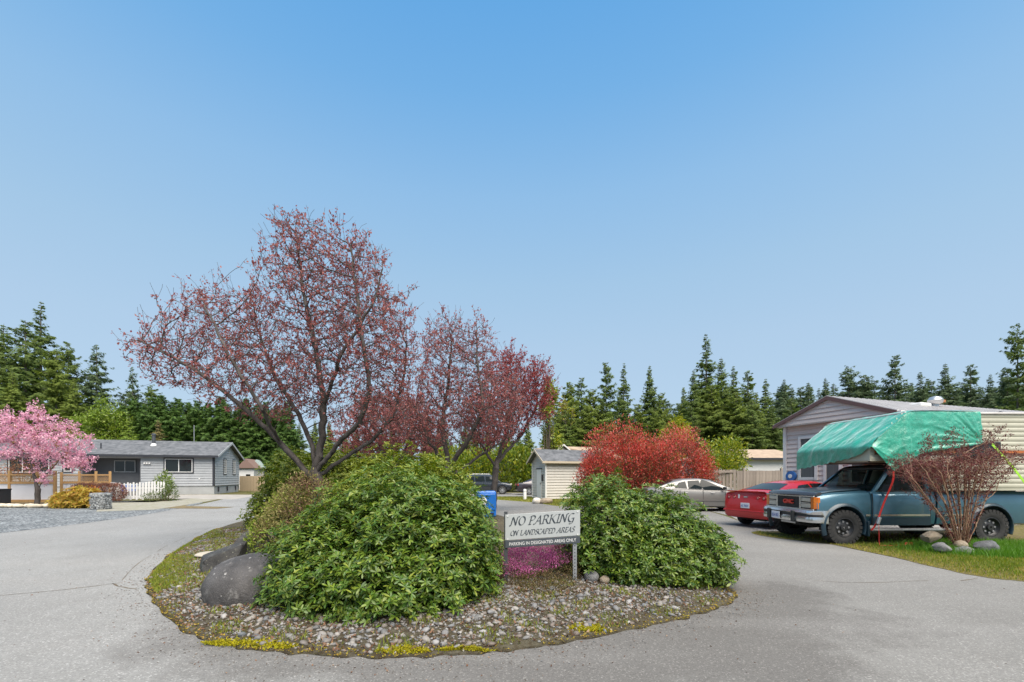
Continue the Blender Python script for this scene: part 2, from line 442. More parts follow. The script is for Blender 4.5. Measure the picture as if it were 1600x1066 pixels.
crack.build('crack', mat('crack_dirt', (.05, .047, .043), 0.95, c2=(.14, .10, .05), vscale=9), road)

sheet('gravel', smooth_loop([(-13.8, 11.7), (-14.3, 15.8), (-15.8, 20.4), (-18.2, 25.6), (-20.6, 28.2), (-23.5, 27.6), (-29, 24.5), (-40, 20), (-40, 4), (-13.3, 4)], 4), 0.008, M_gravel)
sheet('pavement', [(-18.7, 29.2), (-20.9, 36.5), (-26, 37.3), (-40, 33.5), (-40, 28), (-24, 30.2)], 0.008, M_pave)
sheet('gravel', [(6.9, 12.1), (8.5, 17.0), (9.0, 21.2), (24, 23.2), (24, 17), (12, 12.1)], 0.008, gravel_mat('parking_gravel', [(.15, .15, .145), (.25, .245, .235), (.33, .33, .32), (.42, .41, .39)], 24))

# island bed: a low mound with an irregular edge
ISL = [(-5.3, 6.3), (-4.55, 5.47), (-3.52, 4.52), (-2.84, 4.03), (-2.24, 3.81), (-1.63, 3.70), (-1.07, 3.65), (-.54, 3.70), (0, 3.81), (.59, 4.03), (1.29, 4.37), (1.95, 4.73),
       (2.49, 5.12), (2.88, 5.56), (3.0, 6.3), (2.7, 8), (1.8, 11), (.6, 14), (-.8, 18), (-2.6, 22), (-4.8, 26), (-7.5, 28.0), (-9.6, 28.0), (-11, 25.5), (-11, 21), (-10.1, 18), (-9.46, 15.5), (-8.45, 12.2), (-6.9, 8.9), (-5.9, 7.17)]
isl = smooth_loop(ISL, 12)
ang = np.linspace(0, 2*np.pi, len(isl), endpoint=False)
isl = isl+np.stack([np.sin(ang*37)+np.sin(ang*61+1), np.cos(ang*43)+np.sin(ang*71)], 1)*0.016
def bed_z(P):
    d = edgedist(P, isl); return 0.012+0.16*(1-np.exp(-d/0.9))+0.012*np.sin(P[:, 0]*5+P[:, 1]*3)*np.minimum(d, 1)
cen = np.array([-2.2, 8.5]); rings = []
for s in (1.0, .985, .96, .92, .86, .78, .66, .5, .3, .12):
    q = cen+(isl-cen)*s
    z = bed_z(q) if s < 1 else np.full(len(q), 0.003)
    rings.append([(x, y, zz) for (x, y), zz in zip(q, z)])
mb = MB(); mb.loft(rings[::-1], cap=True)
island = props(mb.build('flower_bed', M_soil, smooth=180), kind='structure')

def ico(sub):
    bm = bmesh.new(); bmesh.ops.create_icosphere(bm, subdivisions=sub, radius=1); V = np.array([v.co[:] for v in bm.verts]); T = np.array([[v.index for v in f.verts] for f in bm.faces]); bm.free(); return V, T
ICO = {k: ico(k) for k in (1, 2, 3, 4)}

def stones(P, size, sub, r=None, flat=(0.45, 0.75)):
    r = r or rng; V0, T0 = ICO[sub]; n = len(P); k = len(V0)
    sc = np.stack([size*r.uniform(.8, 1.3, n), size*r.uniform(.6, 1.0, n), size*r.uniform(*flat, n)], 1)
    a = r.uniform(0, 2*np.pi, n); V = V0[None]*(1+r.normal(0, .12, (n, k, 1)))*sc[:, None]
    t = r.normal(0, .25, n); V = np.stack([V[..., 0]*np.cos(t)[:, None]+V[..., 2]*np.sin(t)[:, None], V[..., 1], -V[..., 0]*np.sin(t)[:, None]+V[..., 2]*np.cos(t)[:, None]], 2)
    V = np.stack([V[..., 0]*np.cos(a)[:, None]-V[..., 1]*np.sin(a)[:, None], V[..., 0]*np.sin(a)[:, None]+V[..., 1]*np.cos(a)[:, None], V[..., 2]], 2)+P[:, None]
    return V.reshape(-1, 3), (T0[None]+np.arange(n)[:, None, None]*k).reshape(-1, 3)

front = [(-5.3, 6.3), (-4.55, 5.5), (-3.52, 4.55), (-2.84, 4.06), (-1.63, 3.73), (-1.07, 3.69), (-.54, 3.73), (.59, 4.07), (1.95, 4.78), (2.85, 5.56), (2.8, 6.2), (1, 6.4), (-1, 6.2), (-2.6, 6.3), (-4.2, 8), (-5.5, 10.5), (-7.3, 12.3), (-8.3, 12.1), (-6.8, 8.9), (-5.8, 7.2)]
P = scatter(front, 20000); P = P[inpoly(P, isl)]
d = edgedist(P, isl); P = P[(d > 0.05) & (rng.uniform(0, 1, len(P)) < 0.25+np.clip(d*2.2, 0, .75))]
dist = P[:, 1]+rng.normal(0, 0.5, len(P)); o_ = np.argsort(dist); P = P[o_]
size = np.clip(rng.lognormal(-4.38, .45, len(P)), .006, .034)
P3 = np.column_stack([P, bed_z(P)+size*0.22])
big = np.argsort(-(size/P[:, 1]))[:280]
mask = np.ones(len(P), bool); mask[big] = False
near = mask & (P[:, 1] < 5.6); far = mask & ~near
V1, T1 = stones(P3[near], size[near], 2); V2, T2 = stones(P3[far], size[far], 1)
props(link('gravel_stones', npmesh('gravel_stones', np.concatenate([V1, V2]), np.concatenate([T1, T2+len(V1)])), M_pebble, island, smooth=60), kind='stuff')
pm = []
for i in range(8):
    V, T = stones(np.zeros((1, 3)), np.array([1.0]), 2); pm.append(npmesh('pebble', V, T)); pm[-1].materials.append(M_pebble)
    pm[-1].polygons.foreach_set('use_smooth', np.ones(len(T), bool))
for n_, i in enumerate(big):
    o = bpy.data.objects.new('pebble', pm[n_ % 8]); COL.objects.link(o); o.parent = island
    o.location = P3[i]; o.scale = (size[i]*1.15,)*3; o.rotation_euler = (0, 0, random.uniform(0, 6.28))

# litter, moss and weeds of the bed
P = scatter(front, 9000); P = P[inpoly(P, isl)]; P3 = np.column_stack([P, bed_z(P)+0.012])
V, T = blades(P3, (.004, .03), (.012, .03), 2.2)
props(link('leaf_litter', npmesh('leaf_litter', V, T), leafmat('dead_leaf', [(.10, .05, .03), (.18, .10, .06), (.07, .035, .022), (.26, .18, .12)], .8, .1, .2), island), kind='stuff')
def near_edge(lo, hi, n, box=None, dmax=0.25, poly=front):
    P = scatter(poly, n*6); P = P[inpoly(P, isl)]; dd = edgedist(P, isl); keep = rng.uniform(0, 1, len(P)) < np.exp(-dd/dmax)
    if box is not None: keep &= (P[:, 0] > box[0]) & (P[:, 0] < box[1]) & (P[:, 1] > box[2]) & (P[:, 1] < box[3])
    return P[keep][:n]
def clump_noise(P, s, th): return (np.sin(P[:, 0]*s+1.3*np.sin(P[:, 1]*s*.7))*np.cos(P[:, 1]*s*1.1+np.sin(P[:, 0]*s*.6)) > th)
E = near_edge(0, 1, 30000, dmax=.08, poly=isl[(isl[:, 1] < 13)].tolist()+[(-2, 7)]); E = E[clump_noise(E, 5, -.45)]
V, T = blades(np.column_stack([E, bed_z(E)+.003]), (.005, .015), (.010, .022), 2.2)
props(link('edge_moss', npmesh('edge_moss', V, T), leafmat('orange_moss', [(.26, .17, .035), (.34, .25, .035), (.20, .18, .03), (.30, .17, .06)], .8, .15, .1), island), kind='stuff')
mossP = []
for px0, px1, py, w in ((318, 455, 1009, .10), (596, 662, 1024, .075), (690, 760, 1022, .03), (895, 945, 990, .11)):
    for _ in range(1700):
        t = random.random(); x, y = G(px0+(px1-px0)*t, py+8*t if px0 == 318 else py); mossP.append((x+random.gauss(0, .03), y+random.gauss(0.05, w*.45)*math.sin(math.pi*(.1+.8*t))))
mossP = np.array(mossP); V, T = blades(np.column_stack([mossP, bed_z(mossP)*0.92+.004]), (.006, .020), (.010, .018), 1.6)
props(link('yellow_moss', npmesh('yellow_moss', V, T), M_moss, island), kind='stuff')
leftp = [(-5.25, 6.3), (-4.6, 5.6), (-4.0, 5.6), (-4.6, 7.2), (-6.0, 10.5), (-7.6, 12.3), (-8.4, 12.2), (-6.85, 8.9), (-5.85, 7.17)]
A = scatter(leftp, 60000); A = A[inpoly(A, isl)]; dd = edgedist(A, isl); A = A[(rng.uniform(0, 1, len(A)) < np.exp(-dd/.40)) & ((dd < .12) | clump_noise(A, 3.3, -.05))]
B = scatter(front, 40000); B = B[inpoly(B, isl)]; B = B[clump_noise(B, 6.5, .34) | (rng.uniform(0, 1, len(B)) < .05)]
A = np.concatenate([A, B]); V, T = blades(np.column_stack([A, bed_z(A)]), (.018, .058), (.004, .010), .9)
props(link('weeds', npmesh('weeds', V, T), leafmat('weed', [(.11, .17, .025), (.19, .23, .03), (.28, .27, .035), (.09, .15, .03)], .6, .3, .2), island), kind='stuff')

ring_ = isl[(isl[:, 1] < 9)]; k_ = rng.integers(0, len(ring_), 900); out_ = unit_(ring_[k_]-np.array([-1.5, 7.5])); P = ring_[k_]+out_*np.abs(rng.normal(0, .16, 900))[:, None]+rng.normal(0, .03, (900, 2))
V, T = stones(np.column_stack([P, np.full(900, .007)]), rng.uniform(.003, .011, 900), 1); props(link('grit', npmesh('grit', V, T), M_pebble), kind='stuff')
k_ = rng.integers(0, len(ring_), 700); P = ring_[k_]+unit_(ring_[k_]-np.array([-1.5, 7.5]))*np.abs(rng.normal(0, .30, 700))[:, None]; P = np.concatenate([P, scatter([(-9, 3.2), (9, 3.2), (7, 6), (3, 5), (-6, 6.5), (-12, 11)], 160)])
V, T = blades(np.column_stack([P, np.full(len(P), .008)]), (.003, .012), (.008, .02), 2.5); props(link('leaf_litter', npmesh('leaf_litter', V, T), bpy.data.materials['dead_leaf']), kind='stuff')
# grass verge beside the truck
edge = [G(1640, 913), G(1600, 909), G(1534, 902), G(1456, 886), G(1399, 872), G(1341, 860), G(1298, 851), G(1212, 841), (6.45, 11.7), (6.9, 12.15)]
verge = [(15, 5.2), (9.6, 5.6)]+edge+[(12, 12.2), (17, 13.5), (17, 5.2)]
sheet('grass_verge', smooth_loop(edge, 4, False).tolist()+[(12, 12.2), (17, 13.5), (17, 4.9), (10.5, 5.2)], 0.008, ground_mat('verge_soil', (.11, .085, .05), (.10, .10, .025), (.15, .12, .06), .8, 9, .6), rough=.02)
vis = smooth_loop(edge, 4, False).tolist()+[(8.5, 12.0), (12.5, 11.5), (12.5, 6.0)]
P = scatter(vis, 95000); dd = edgedist(P, smooth_loop(edge, 4, False).tolist()+[(40, 30), (40, 0)])
under = (P[:, 0] > 6.9) & (P[:, 1] > 9.85)
keep = (~under | (rng.uniform(0, 1, len(P)) < .10)) & ((rng.uniform(0, 1, len(P)) < .55+.45*np.clip(dd, 0, 1)))
P = P[keep]; dd = dd[keep]
dry = (rng.uniform(0, 1, len(P)) < .85*np.exp(-dd/.75)+.12) | clump_noise(P, 2.2, .75)
tall = ((P[:, 0]-10.2)/1.9)**2+((P[:, 1]-8.95)/.95)**2+rng.normal(0, .25, len(P)) < 1
for nm, mk, m, h in (('dry_grass', dry & ~tall, M_dryblade, (.012, .045)), ('grass', ~dry & ~tall, M_blade, (.02, .07)), ('tall_grass', tall, leafmat('lush_grass', [(.05, .15, .012), (.09, .22, .02), (.13, .24, .03), (.06, .16, .02)], .5, .35, .3), (.06, .19))):
    q = P[mk]; V, T = blades(np.column_stack([q, np.full(len(q), .009)]), h, (.004, .010), .8)
    props(link(nm, npmesh(nm, V, T), m), kind='stuff')
# grass in front of the shed
shedg = [G(775, 781), G(830, 785), G(870, 791), (4.5, 22.6), (8.9, 22.2), (10, 29), (6, 33.2), (-1.8, 33), (-2.9, 30.6)]
sheet('grass_verge', shedg, 0.008, ground_mat('shed_grass', (.10, .13, .02), (.17, .17, .03), (.22, .19, .05), .6, 5, .5))
P = scatter(shedg, 16000); V, T = blades(np.column_stack([P, np.full(len(P), .009)]), (.03, .09), (.012, .03), .8)
props(link('grass', npmesh('grass', V, T), leafmat('shed_grass_blade', [(.12, .16, .02), (.19, .20, .03), (.26, .23, .05), (.09, .14, .02)], .6, .3, .2)), kind='stuff')
# ------------------------------------------------------------------ vegetation
def unit(v): return v/np.maximum(np.linalg.norm(v, axis=-1, keepdims=True), 1e-9)

def frames(Z, r=None):                          # a right-handed frame per direction, spun at random
    r = r or rng; Z = unit(Z); A = unit(r.normal(size=Z.shape)); X = unit(np.cross(A, Z)); Y = np.cross(Z, X)
    return np.stack([X, Y, Z], 2)               # columns

def wobble(D, s, seed):                         # cheap smooth noise on directions / positions
    q = np.random.default_rng(seed); out = np.zeros(len(D))
    for k in range(5):
        w = q.normal(size=3)*s*(1+.5*k); out += np.sin(D@w+q.uniform(0, 6.28))/(1+.4*k)
    return out/2.2

def lobes_surface(lobes, n, seed=1, depth=(0.0, 0.25), zmin=0.03, lump=0.12, ls=3.0):
    r = np.random.default_rng(seed); P, N = [], []
    area = np.array([(l[3]*l[4]*l[5])**(2/3) for l in lobes]); cnt = (n*1.9*area/area.sum()).astype(int)
    for i, l in enumerate(lobes):
        c, rad = np.array(l[:3]), np.array(l[3:6]); D = unit(r.normal(size=(cnt[i], 3)))
        f = 1+lump*wobble(D, ls, seed+i)+lump*.5*wobble(D, ls*2.6, seed+50+i)
        f = f*(1-r.uniform(depth[0], depth[1], len(D)))
        p = c+D*rad*f[:, None]; nn = unit(D/rad)
        ok = p[:, 2] > zmin
        for j, m in enumerate(lobes):
            if j != i: ok &= (((p-np.array(m[:3]))/np.array(m[3:6]))**2).sum(1) > (1-depth[1])**2*.92
        P.append(p[ok]); N.append(nn[ok])
    P, N = np.concatenate(P), np.concatenate(N); k = r.permutation(len(P))[:n]
    return P[k], N[k]

def place(V0, T0, P, Fm, S):                    # many copies of one small shape
    n, k = len(P), len(V0); S = np.asarray(S, float)
    if S.ndim == 1: S = S[:, None]
    V = np.einsum('nij,nkj->nki', Fm, V0[None]*S[:, None])+P[:, None]
    return V.reshape(-1, 3), (T0[None]+np.arange(n)[:, None, None]*k).reshape(-1, 3)

def join(parts):
    Vs, Ts, o = [], [], 0
    for V, T in parts: Vs.append(V); Ts.append(T+o); o += len(V)
    return np.concatenate(Vs), np.concatenate(Ts)

LEAF_V = np.array([(0, 0, 0), (.32, .095, .025), (.32, 0, .0), (.32, -.095, .025), (.68, .15, .015), (.68, 0, -.02), (.68, -.15, .015), (.91, .095, -.03), (.91, 0, -.05), (.91, -.095, -.03), (1, 0, -.08)])
LEAF_T = np.array([(0, 2, 1), (0, 3, 2), (1, 2, 5), (1, 5, 4), (2, 3, 6), (2, 6, 5), (4, 5, 8), (4, 8, 7), (5, 6, 9), (5, 9, 8), (7, 8, 10), (8, 9, 10)])
QUAD_V = np.array([(0, 0, 0), (.45, .5, .08), (1, 0, -.05), (.45, -.5, .08)])
QUAD_T = np.array([(0, 3, 1), (1, 3, 2)])

def rosette(seed, n=9, w=1.0):                  # whorl of long leaves round a shoot tip
    r = np.random.default_rng(seed); parts = []
    for k in range(n):
        a = 2*math.pi*k/n*1.0+r.normal(0, .18); inner = k % 3 == 0; e = r.uniform(.35, .9) if inner else r.uniform(-.2, .38); L = r.uniform(.7, 1.05)*(.8 if inner else 1)
        V = LEAF_V*np.array([L, L*w*r.uniform(.85, 1.15), L]); V = V.copy(); V[:, 2] -= .12*(V[:, 0])**2
        ro = r.normal(0, .3); V = V@np.array(Matrix.Rotation(ro, 3, 'X')).T
        V = V@np.array(Matrix.Rotation(-e, 3, 'Y')).T; V = V@np.array(Matrix.Rotation(a, 3, 'Z')).T; V[:, 2] -= .02
        parts.append((V, LEAF_T))
    return join(parts)

def rosette_shrub(name, label, lobes, n, leaf, m, stem_m, seed, cat='shrub', group=None, single=0, partname='leaf_cluster', w=1.0, base=(0, 0), depth=(-.04, .3), upb=.72, nl=9, inner=.35, xmax=None):
    r = np.random.default_rng(seed); root = empty(name, (base[0], base[1], 0), 0, label, cat, group); off = np.array([base[0], base[1], 0])
    P, N = lobes_surface(lobes, n, seed, depth, .06, .13, 4.4)
    if xmax is not None: k = P[:, 0] < xmax; P, N = P[k], N[k]
    Z = unit(N*.55+np.array([0, 0, upb])+r.normal(0, .26, N.shape)); S = leaf*r.uniform(.75, 1.2, len(P)); Fm = frames(Z, r)
    ros = [rosette(seed*10+i, nl-(i % 3), w) for i in range(6)]; var = r.integers(0, 6, len(P))
    chosen = np.zeros(len(P), bool)
    if single:
        C = np.array([0, 0, EYE]); d = np.linalg.norm(P-C, axis=1); facing = ((C-P)/d[:, None]*N).sum(1)
        lead = np.zeros(len(P))
        for l in lobes: lead = np.maximum(lead, 1-np.abs((((P-np.array(l[:3]))/np.array(l[3:6]))**2).sum(1)**.5-1.02)*4)
        score = np.where(facing > .05, S/d*np.clip(lead, 0.05, 1), 0); chosen[np.argsort(-score)[:single]] = True
    parts = []
    for k in range(6):
        q = (var == k) & ~chosen
        if q.any(): parts.append(place(*ros[k], P[q], Fm[q], S[q]))
    if inner:                                   # older leaves on the inside of the bush
        P2, N2 = lobes_surface(lobes, int(n*inner), seed+7, (.22, .55), .05, .1, 3); F2 = frames(unit(N2+np.array([0, 0, .5])+r.normal(0, .5, N2.shape)), r)
        parts.append(place(*ros[0], P2, F2, leaf*r.uniform(.8, 1.2, len(P2))))
    V, T = join(parts)
    props(link('foliage', npmesh('foliage', V-off, T), m, root, smooth=180), kind='stuff')
    if single:
        ms = []
        for V, T in ros:
            me = npmesh(partname, V, T); me.materials.append(m); me.polygons.foreach_set('use_smooth', np.ones(len(T), bool)); ms.append(me)
        for i in np.nonzero(chosen)[0]:
            o = bpy.data.objects.new(partname, ms[var[i]]); COL.objects.link(o); o.parent = root
            M4 = Matrix.Identity(4)
            for a in range(3):
                for b in range(3): M4[a][b] = Fm[i][a, b]*S[i]
                M4[a][3] = (P[i]-off)[a]
            o.matrix_local = M4
    mb = MB()
    for k in range(26):
        i = int(r.integers(0, len(P))); p = P[i]-off; b = np.array([r.normal(0, .12), r.normal(0, .12), 0])+ (np.array(lobes[k % len(lobes)][:3])-off)*np.array([.35, .35, 0])
        mid = b*.5+p*.5+np.array([0, 0, -.12]); mb.tube([b, mid, b*.1+p*.9], [.022, .014, .006], 5)
    mb.build('stem', stem_m, root)
    return root

def leaf_cloud(P, N, size, aspect, r, out=.6, up=.3, spread=.5):
    D = unit(N*out+np.array([0, 0, up])+r.normal(0, spread, P.shape)); A = unit(r.normal(size=P.shape)+np.array([0, 0, .8])); Y = unit(np.cross(A, D)); Z = np.cross(D, Y)
    L = r.uniform(size[0], size[1], len(P)); S = np.stack([L, L*aspect*r.uniform(.8, 1.2, len(P)), L*.6], 1)
    return place(QUAD_V, QUAD_T, P, np.stack([D, Y, Z], 2), S)

def leafy_shrub(name, label, lobes, n, size, aspect, mats, stem_m, seed, cat='shrub', group=None, base=(0, 0), depth=(0, .4), out=.6, up=.3, spread=.5, split=None, stems=14, stem_r=.02, lump=.16, ls=3.5):
    r = np.random.default_rng(seed); off = np.array([base[0], base[1], 0]); root = empty(name, tuple(off), 0, label, cat, group)
    P, N = lobes_surface(lobes, n, seed, depth, .04, lump, ls)
    if not isinstance(mats, (list, tuple)): mats = [mats]
    sel = r.integers(0, len(mats), len(P)) if split is None else split(P, N, r)
    for k, m in enumerate(mats):
        q = sel == k
        if q.any():
            V, T = leaf_cloud(P[q], N[q], size, aspect, r, out, up, spread); props(link('foliage', npmesh('foliage', V-off, T), m, root), kind='stuff')
    if stems:
        mb = MB()
        for k in range(stems):
            p = P[int(r.integers(0, len(P)))]-off; b = np.array([r.normal(0, .1), r.normal(0, .1), 0]); mb.tube([b, (b+p)*.5+r.normal(0, .05, 3), p], [stem_r, stem_r*.7, stem_r*.3], 5)
        mb.build('stem', stem_m, root)
    return root

# ---- branching trees: limbs given, twigs grown towards points spread through the crown
def grow(limbs, att, D, di, dk, seed, trop=(0, 0, .12), maxit=90):
    r = np.random.default_rng(seed); pos, par = [], []
    def addline(pts, start):
        prev = start; p = [np.array(q, float) for q in pts]
        if start >= 0: p = [pos[start]]+p
        else: pos.append(p[0]); par.append(-1); prev = len(pos)-1
        for a, b in zip(p[:-1], p[1:]):
            k = max(1, int(np.linalg.norm(b-a)/D))
            for i in range(1, k+1):
                q = a+(b-a)*i/k+r.normal(0, D*.09, 3)*(i < k); pos.append(q); par.append(prev); prev = len(pos)-1
        return prev
    first = addline(limbs[0], -1)
    for l in limbs[1:]:
        s = int(np.argmin(np.linalg.norm(np.array(pos)-np.array(l[0]), axis=1))); addline(l[1:], s)
    A = np.asarray(att, float); X = np.array(pos); kids = np.zeros(len(pos), int)
    for p in par:
        if p >= 0: kids[p] += 1
    dmin = np.full(len(A), 1e9); near = np.zeros(len(A), int)
    def upd(idx, Xn):
        nonlocal dmin, near
        for s in range(0, len(Xn), 400):
            d = np.linalg.norm(A[:, None]-Xn[None, s:s+400], axis=2); j = d.argmin(1); dd = d[np.arange(len(A)), j]; b = dd < dmin
            dmin[b] = dd[b]; near[b] = idx[s:s+400][j[b]]
    upd(np.arange(len(X)), X)
    tr = np.array(trop)
    for it in range(maxit):
        alive = dmin > dk; A = A[alive]; dmin = dmin[alive]; near = near[alive]
        if not len(A): break
        a = dmin < di
        if not a.any(): break
        dirs = unit(A[a]-X[near[a]]); S = np.zeros_like(X); np.add.at(S, near[a], dirs); src = np.unique(near[a]); src = src[kids[src] < 3]
        if not len(src): break
        d = unit(unit(S[src])+tr+r.normal(0, .14, (len(src), 3))); new = X[src]+d*D
        idx = np.arange(len(X), len(X)+len(new)); X = np.concatenate([X, new]); par += src.tolist(); kids[src] += 1; kids = np.concatenate([kids, np.zeros(len(new), int)])
        upd(idx, new)
    return X, np.array(par)

def radii(X, par, tip=.004, p=2.0, top=None):
    w = np.zeros(len(X)); n = len(X); ch = np.zeros(n, int)
    for i in range(n-1, 0, -1):
        if ch[i] == 0: w[i] = tip**p
        w[par[i]] += w[i]; ch[par[i]] += 1
    rd = w**(1/p)
    if top: rd = np.where(rd > .02, .02+(top-.02)*np.clip((rd-.02)/max(rd[0]-.02, 1e-6), 0, 1)**1.25, rd)
    return rd, ch

def tubes(X, par, rd, n=5):
    e = np.arange(1, len(X)); e = e[par[e] >= 0]; p = par[e]; d = unit(X[e]-X[p]); main = np.full(len(X), -1)
    o = np.argsort(rd[e]); main[p[o]] = e[o]; dn = np.zeros_like(X); dn[e] = d
    nd = dn.copy(); has = main >= 0; nd[has] = unit(dn[has]+dn[main[has]])
    ism = main[p] == e; da = np.where(ism[:, None], nd[p], d); ra = np.where(ism, rd[p], np.minimum(rd[p], rd[e]*1.25)); db, rb = nd[e], rd[e]
    def ring(c, dd, rr):
        ref = np.array([.31, .77, .17]); u = unit(np.cross(dd, ref)); v = np.cross(dd, u); a = np.arange(n)*2*np.pi/n
        return c[:, None]+(u[:, None]*np.cos(a)[None, :, None]+v[:, None]*np.sin(a)[None, :, None])*rr[:, None, None]
    V = np.concatenate([ring(X[p], da, ra), ring(X[e], db, rb)], 1).reshape(-1, 3); k = np.arange(n); k2 = (k+1) % n
    Q = np.stack([k, k2, n+k2, n+k], 1); T = (Q[None]+np.arange(len(e))[:, None, None]*2*n).reshape(-1, 4)
    return V, T

def tree(name, label, limbs, lobes_w, natt, D, bark, leafm, nleaf, lsize, aspect, seed, trunk_r=.16, group=None, cat='tree', di=1.6, dk=None, lmax=.016, thick=.0035, cluster=1, trop=(0, 0, .45), up=.25, spurs=0, slen=.3):
    r = np.random.default_rng(seed); att = []
    for c in lobes_w:
        m = int(natt*c[6]); D0 = unit(r.normal(size=(m, 3)))*r.uniform(0, 1, (m, 1))**(1/2.6); att.append(np.array(c[:3])+D0*np.array(c[3:6]))
    X, par = grow(limbs, np.concatenate(att), D, di, dk or D*1.5, seed, trop)
    if spurs:
        rd0, _ = radii(X, par, thick); c0 = np.nonzero(rd0 < .03)[0]; c0 = c0[c0 > 0]; k = r.choice(c0, spurs); d = unit(unit(X[k]-X[par[k]])*.6+unit(r.normal(size=(spurs, 3)))*.8+np.array([0, 0, .85])); prev = k; q = X[k]
        for st in range(3):
            q = q+d*(slen*r.uniform(.2, .5, spurs))[:, None]; d = unit(d+r.normal(0, .22, d.shape)+np.array([0, 0, .08])); idx = np.arange(len(X), len(X)+spurs); X = np.concatenate([X, q]); par = np.concatenate([par, prev]); prev = idx
    rd, ch = radii(X, par, thick, top=trunk_r); base = X[0].copy(); root = empty(name, tuple(base), 0, label, cat, group)
    thin = rd < .012; e = np.arange(len(X)); keep = ~thin; keep[0] = True
    V, T = tubes(X, par, rd, 5)
    m_ = np.repeat(rd[1:] >= .022, 10)          # trunk and limbs apart from twigs
    Tm = (rd[1:] >= .022); Tq = T.reshape(-1, 5, 4)
    def sub(mask):
        t = Tq[mask].reshape(-1, 4); u, inv = np.unique(t, return_inverse=True); return V[u], inv.reshape(-1, 4)
    Va, Ta = sub(Tm); Vb, Tb = sub(~Tm)
    link('trunk', npmesh('trunk', Va-base, Ta), bark, root, smooth=180); props(link('twigs', npmesh('twigs', Vb-base, Tb), bark, root, smooth=180), kind='stuff')
    cand = e[1:][rd[1:] < lmax]; k = r.choice(cand, nleaf); t = r.uniform(0, 1, nleaf)[:, None]; k = np.repeat(k[:nleaf//3+1], 3)[:nleaf]; t = np.repeat(t[:nleaf//3+1], 3, 0)[:nleaf]; P = X[k]*t+X[par[k]]*(1-t)+r.normal(0, .022, (nleaf, 3)); N = unit(X[k]-X[par[k]])
    if not isinstance(leafm, (list, tuple)): leafm = [leafm]
    sel = r.integers(0, len(leafm), nleaf)
    for q, m in enumerate(leafm):
        if nleaf:
            V, T = leaf_cloud(P[sel == q], N[sel == q], lsize, aspect, r, .5, up, .7); props(link('crown', npmesh('crown', V-base, T), m, root), kind='stuff')
    return root, X, par, rd

# ---- conifers
def conifer_mesh(seed, H=20., Rm=3.3, z0=.1, dens=1.0, ragged=.35, droop=.25, gap=.0, twl=1.0, power=.8, upsweep=.7, spread=.75, hang=.42):
    r = np.random.default_rng(seed); Ps, Ds, Us, Ls = [], [], [], []; wood = MB(); z = H*z0
    wood.tube([(0, 0, -.3), (0, 0, H*.3), (.05, .03, H*.7), (0, 0, H*.99)], [H*.014, H*.011, H*.006, .015], 6)
    while z < H*.985:
        t = (z-H*z0)/(H*(1-z0)); Lz = Rm*((1-t)**power)*min(1, .55+t*3)*(1-ragged*.5)+.12; nb = max(3, int(r.integers(4, 7)*(1 if t < .85 else .7)))
        a0 = r.uniform(0, 6.28)
        for b in range(nb):
            if r.uniform() < gap: continue
            az = a0+6.283*b/nb+r.normal(0, .3); L = Lz*r.uniform(1-ragged, 1+ragged)*(1+.14*math.sin(z*1.7+az*1.5+seed))*(1+.16*math.sin(z*.6+az+seed*2)); el = -.12+upsweep*t+r.normal(0, .12)
            d = np.array([math.cos(az), math.sin(az), 0]); s_ = np.array([-d[1], d[0], 0]); n = int((5+L*5.4)*dens); s = np.sort(r.uniform(.12, 1, n)); dr = droop*(1-t*.7)
            zc = L*(math.sin(el)*s-dr*s*s+dr*.55*s**4); c = np.array([0, 0, z])+d*(L*math.cos(el)*s)[:, None]; c[:, 2] += zc
            if b % 2 == 0: wood.tube([(0, 0, z), tuple(c[n//2]), tuple(c[-1])], [.02+.012*L, .015+.005*L, .006], 3, cap=False)
            for sg in (-1, 1):
                Ps.append(c); Ds.append(unit(d*.55+s_*sg*spread+np.array([0, 0, -hang])+r.normal(0, .25, (n, 3)))); Us.append(np.tile(np.array([0, 0, .55])+d*.75, (n, 1))+r.normal(0, .4, (n, 3)))
                Ls.append((.16+.14*min(L, 1.5)+.20*L*(1.05-s)+.10*(1-t))*r.uniform(.7, 1.35, n)*twl)
        z += r.uniform(.30, .52)*(1.0 if t < .8 else .7)
    P, D, U, L = (np.concatenate(q) for q in (Ps, Ds, Us, Ls)); Vs = []
    Y = unit(np.cross(U, D)); Z = np.cross(D, Y)
    parts = []
    for k, (ang_, ls, off) in enumerate(((0, 1, .0), (.55, .62, .25), (-.55, .62, .3), (.1, .5, .55))):
        d2 = unit(D*math.cos(ang_)+Y*math.sin(ang_)+np.array([0, 0, -.18*(k > 0)])); y2 = unit(np.cross(Z, d2)); S = np.stack([L*ls, L*ls*.26, L*ls*.3], 1)
        parts.append(place(QUAD_V, QUAD_T, P+D*(L*off)[:, None], np.stack([d2, y2, np.cross(d2, y2)], 2), S))
    V, T = join(parts)
    return npmesh('crown', V, T), wood.mesh('trunk', False)
M_bark = mat('grey_bark', (.075, .06, .052), .9, c2=(.15, .13, .115), vscale=14, bmp=.6, bscale=40, stretch=(1, 1, .3))
M_plumbark = mat('plum_bark', (.034, .028, .025), .9, c2=(.095, .082, .074), vscale=9, bmp=.6, bscale=35, bdist=.02, stretch=(1, 1, .35))
M_twig = mat('shrub_stem', (.10, .075, .05), .9)
M_rhodo = leafmat('rhododendron_leaf', [(.034, .080, .010), (.064, .130, .014), (.125, .185, .020), (.045, .100, .012), (.20, .235, .030), (.036, .092, .016), (.09, .160, .015), (.155, .21, .022)], .40, .2, .42)
M_rhodo2 = leafmat('rhododendron_leaf_light', [(.075, .12, .010), (.14, .18, .016), (.21, .23, .024), (.10, .145, .011)], .46, .24, .36)

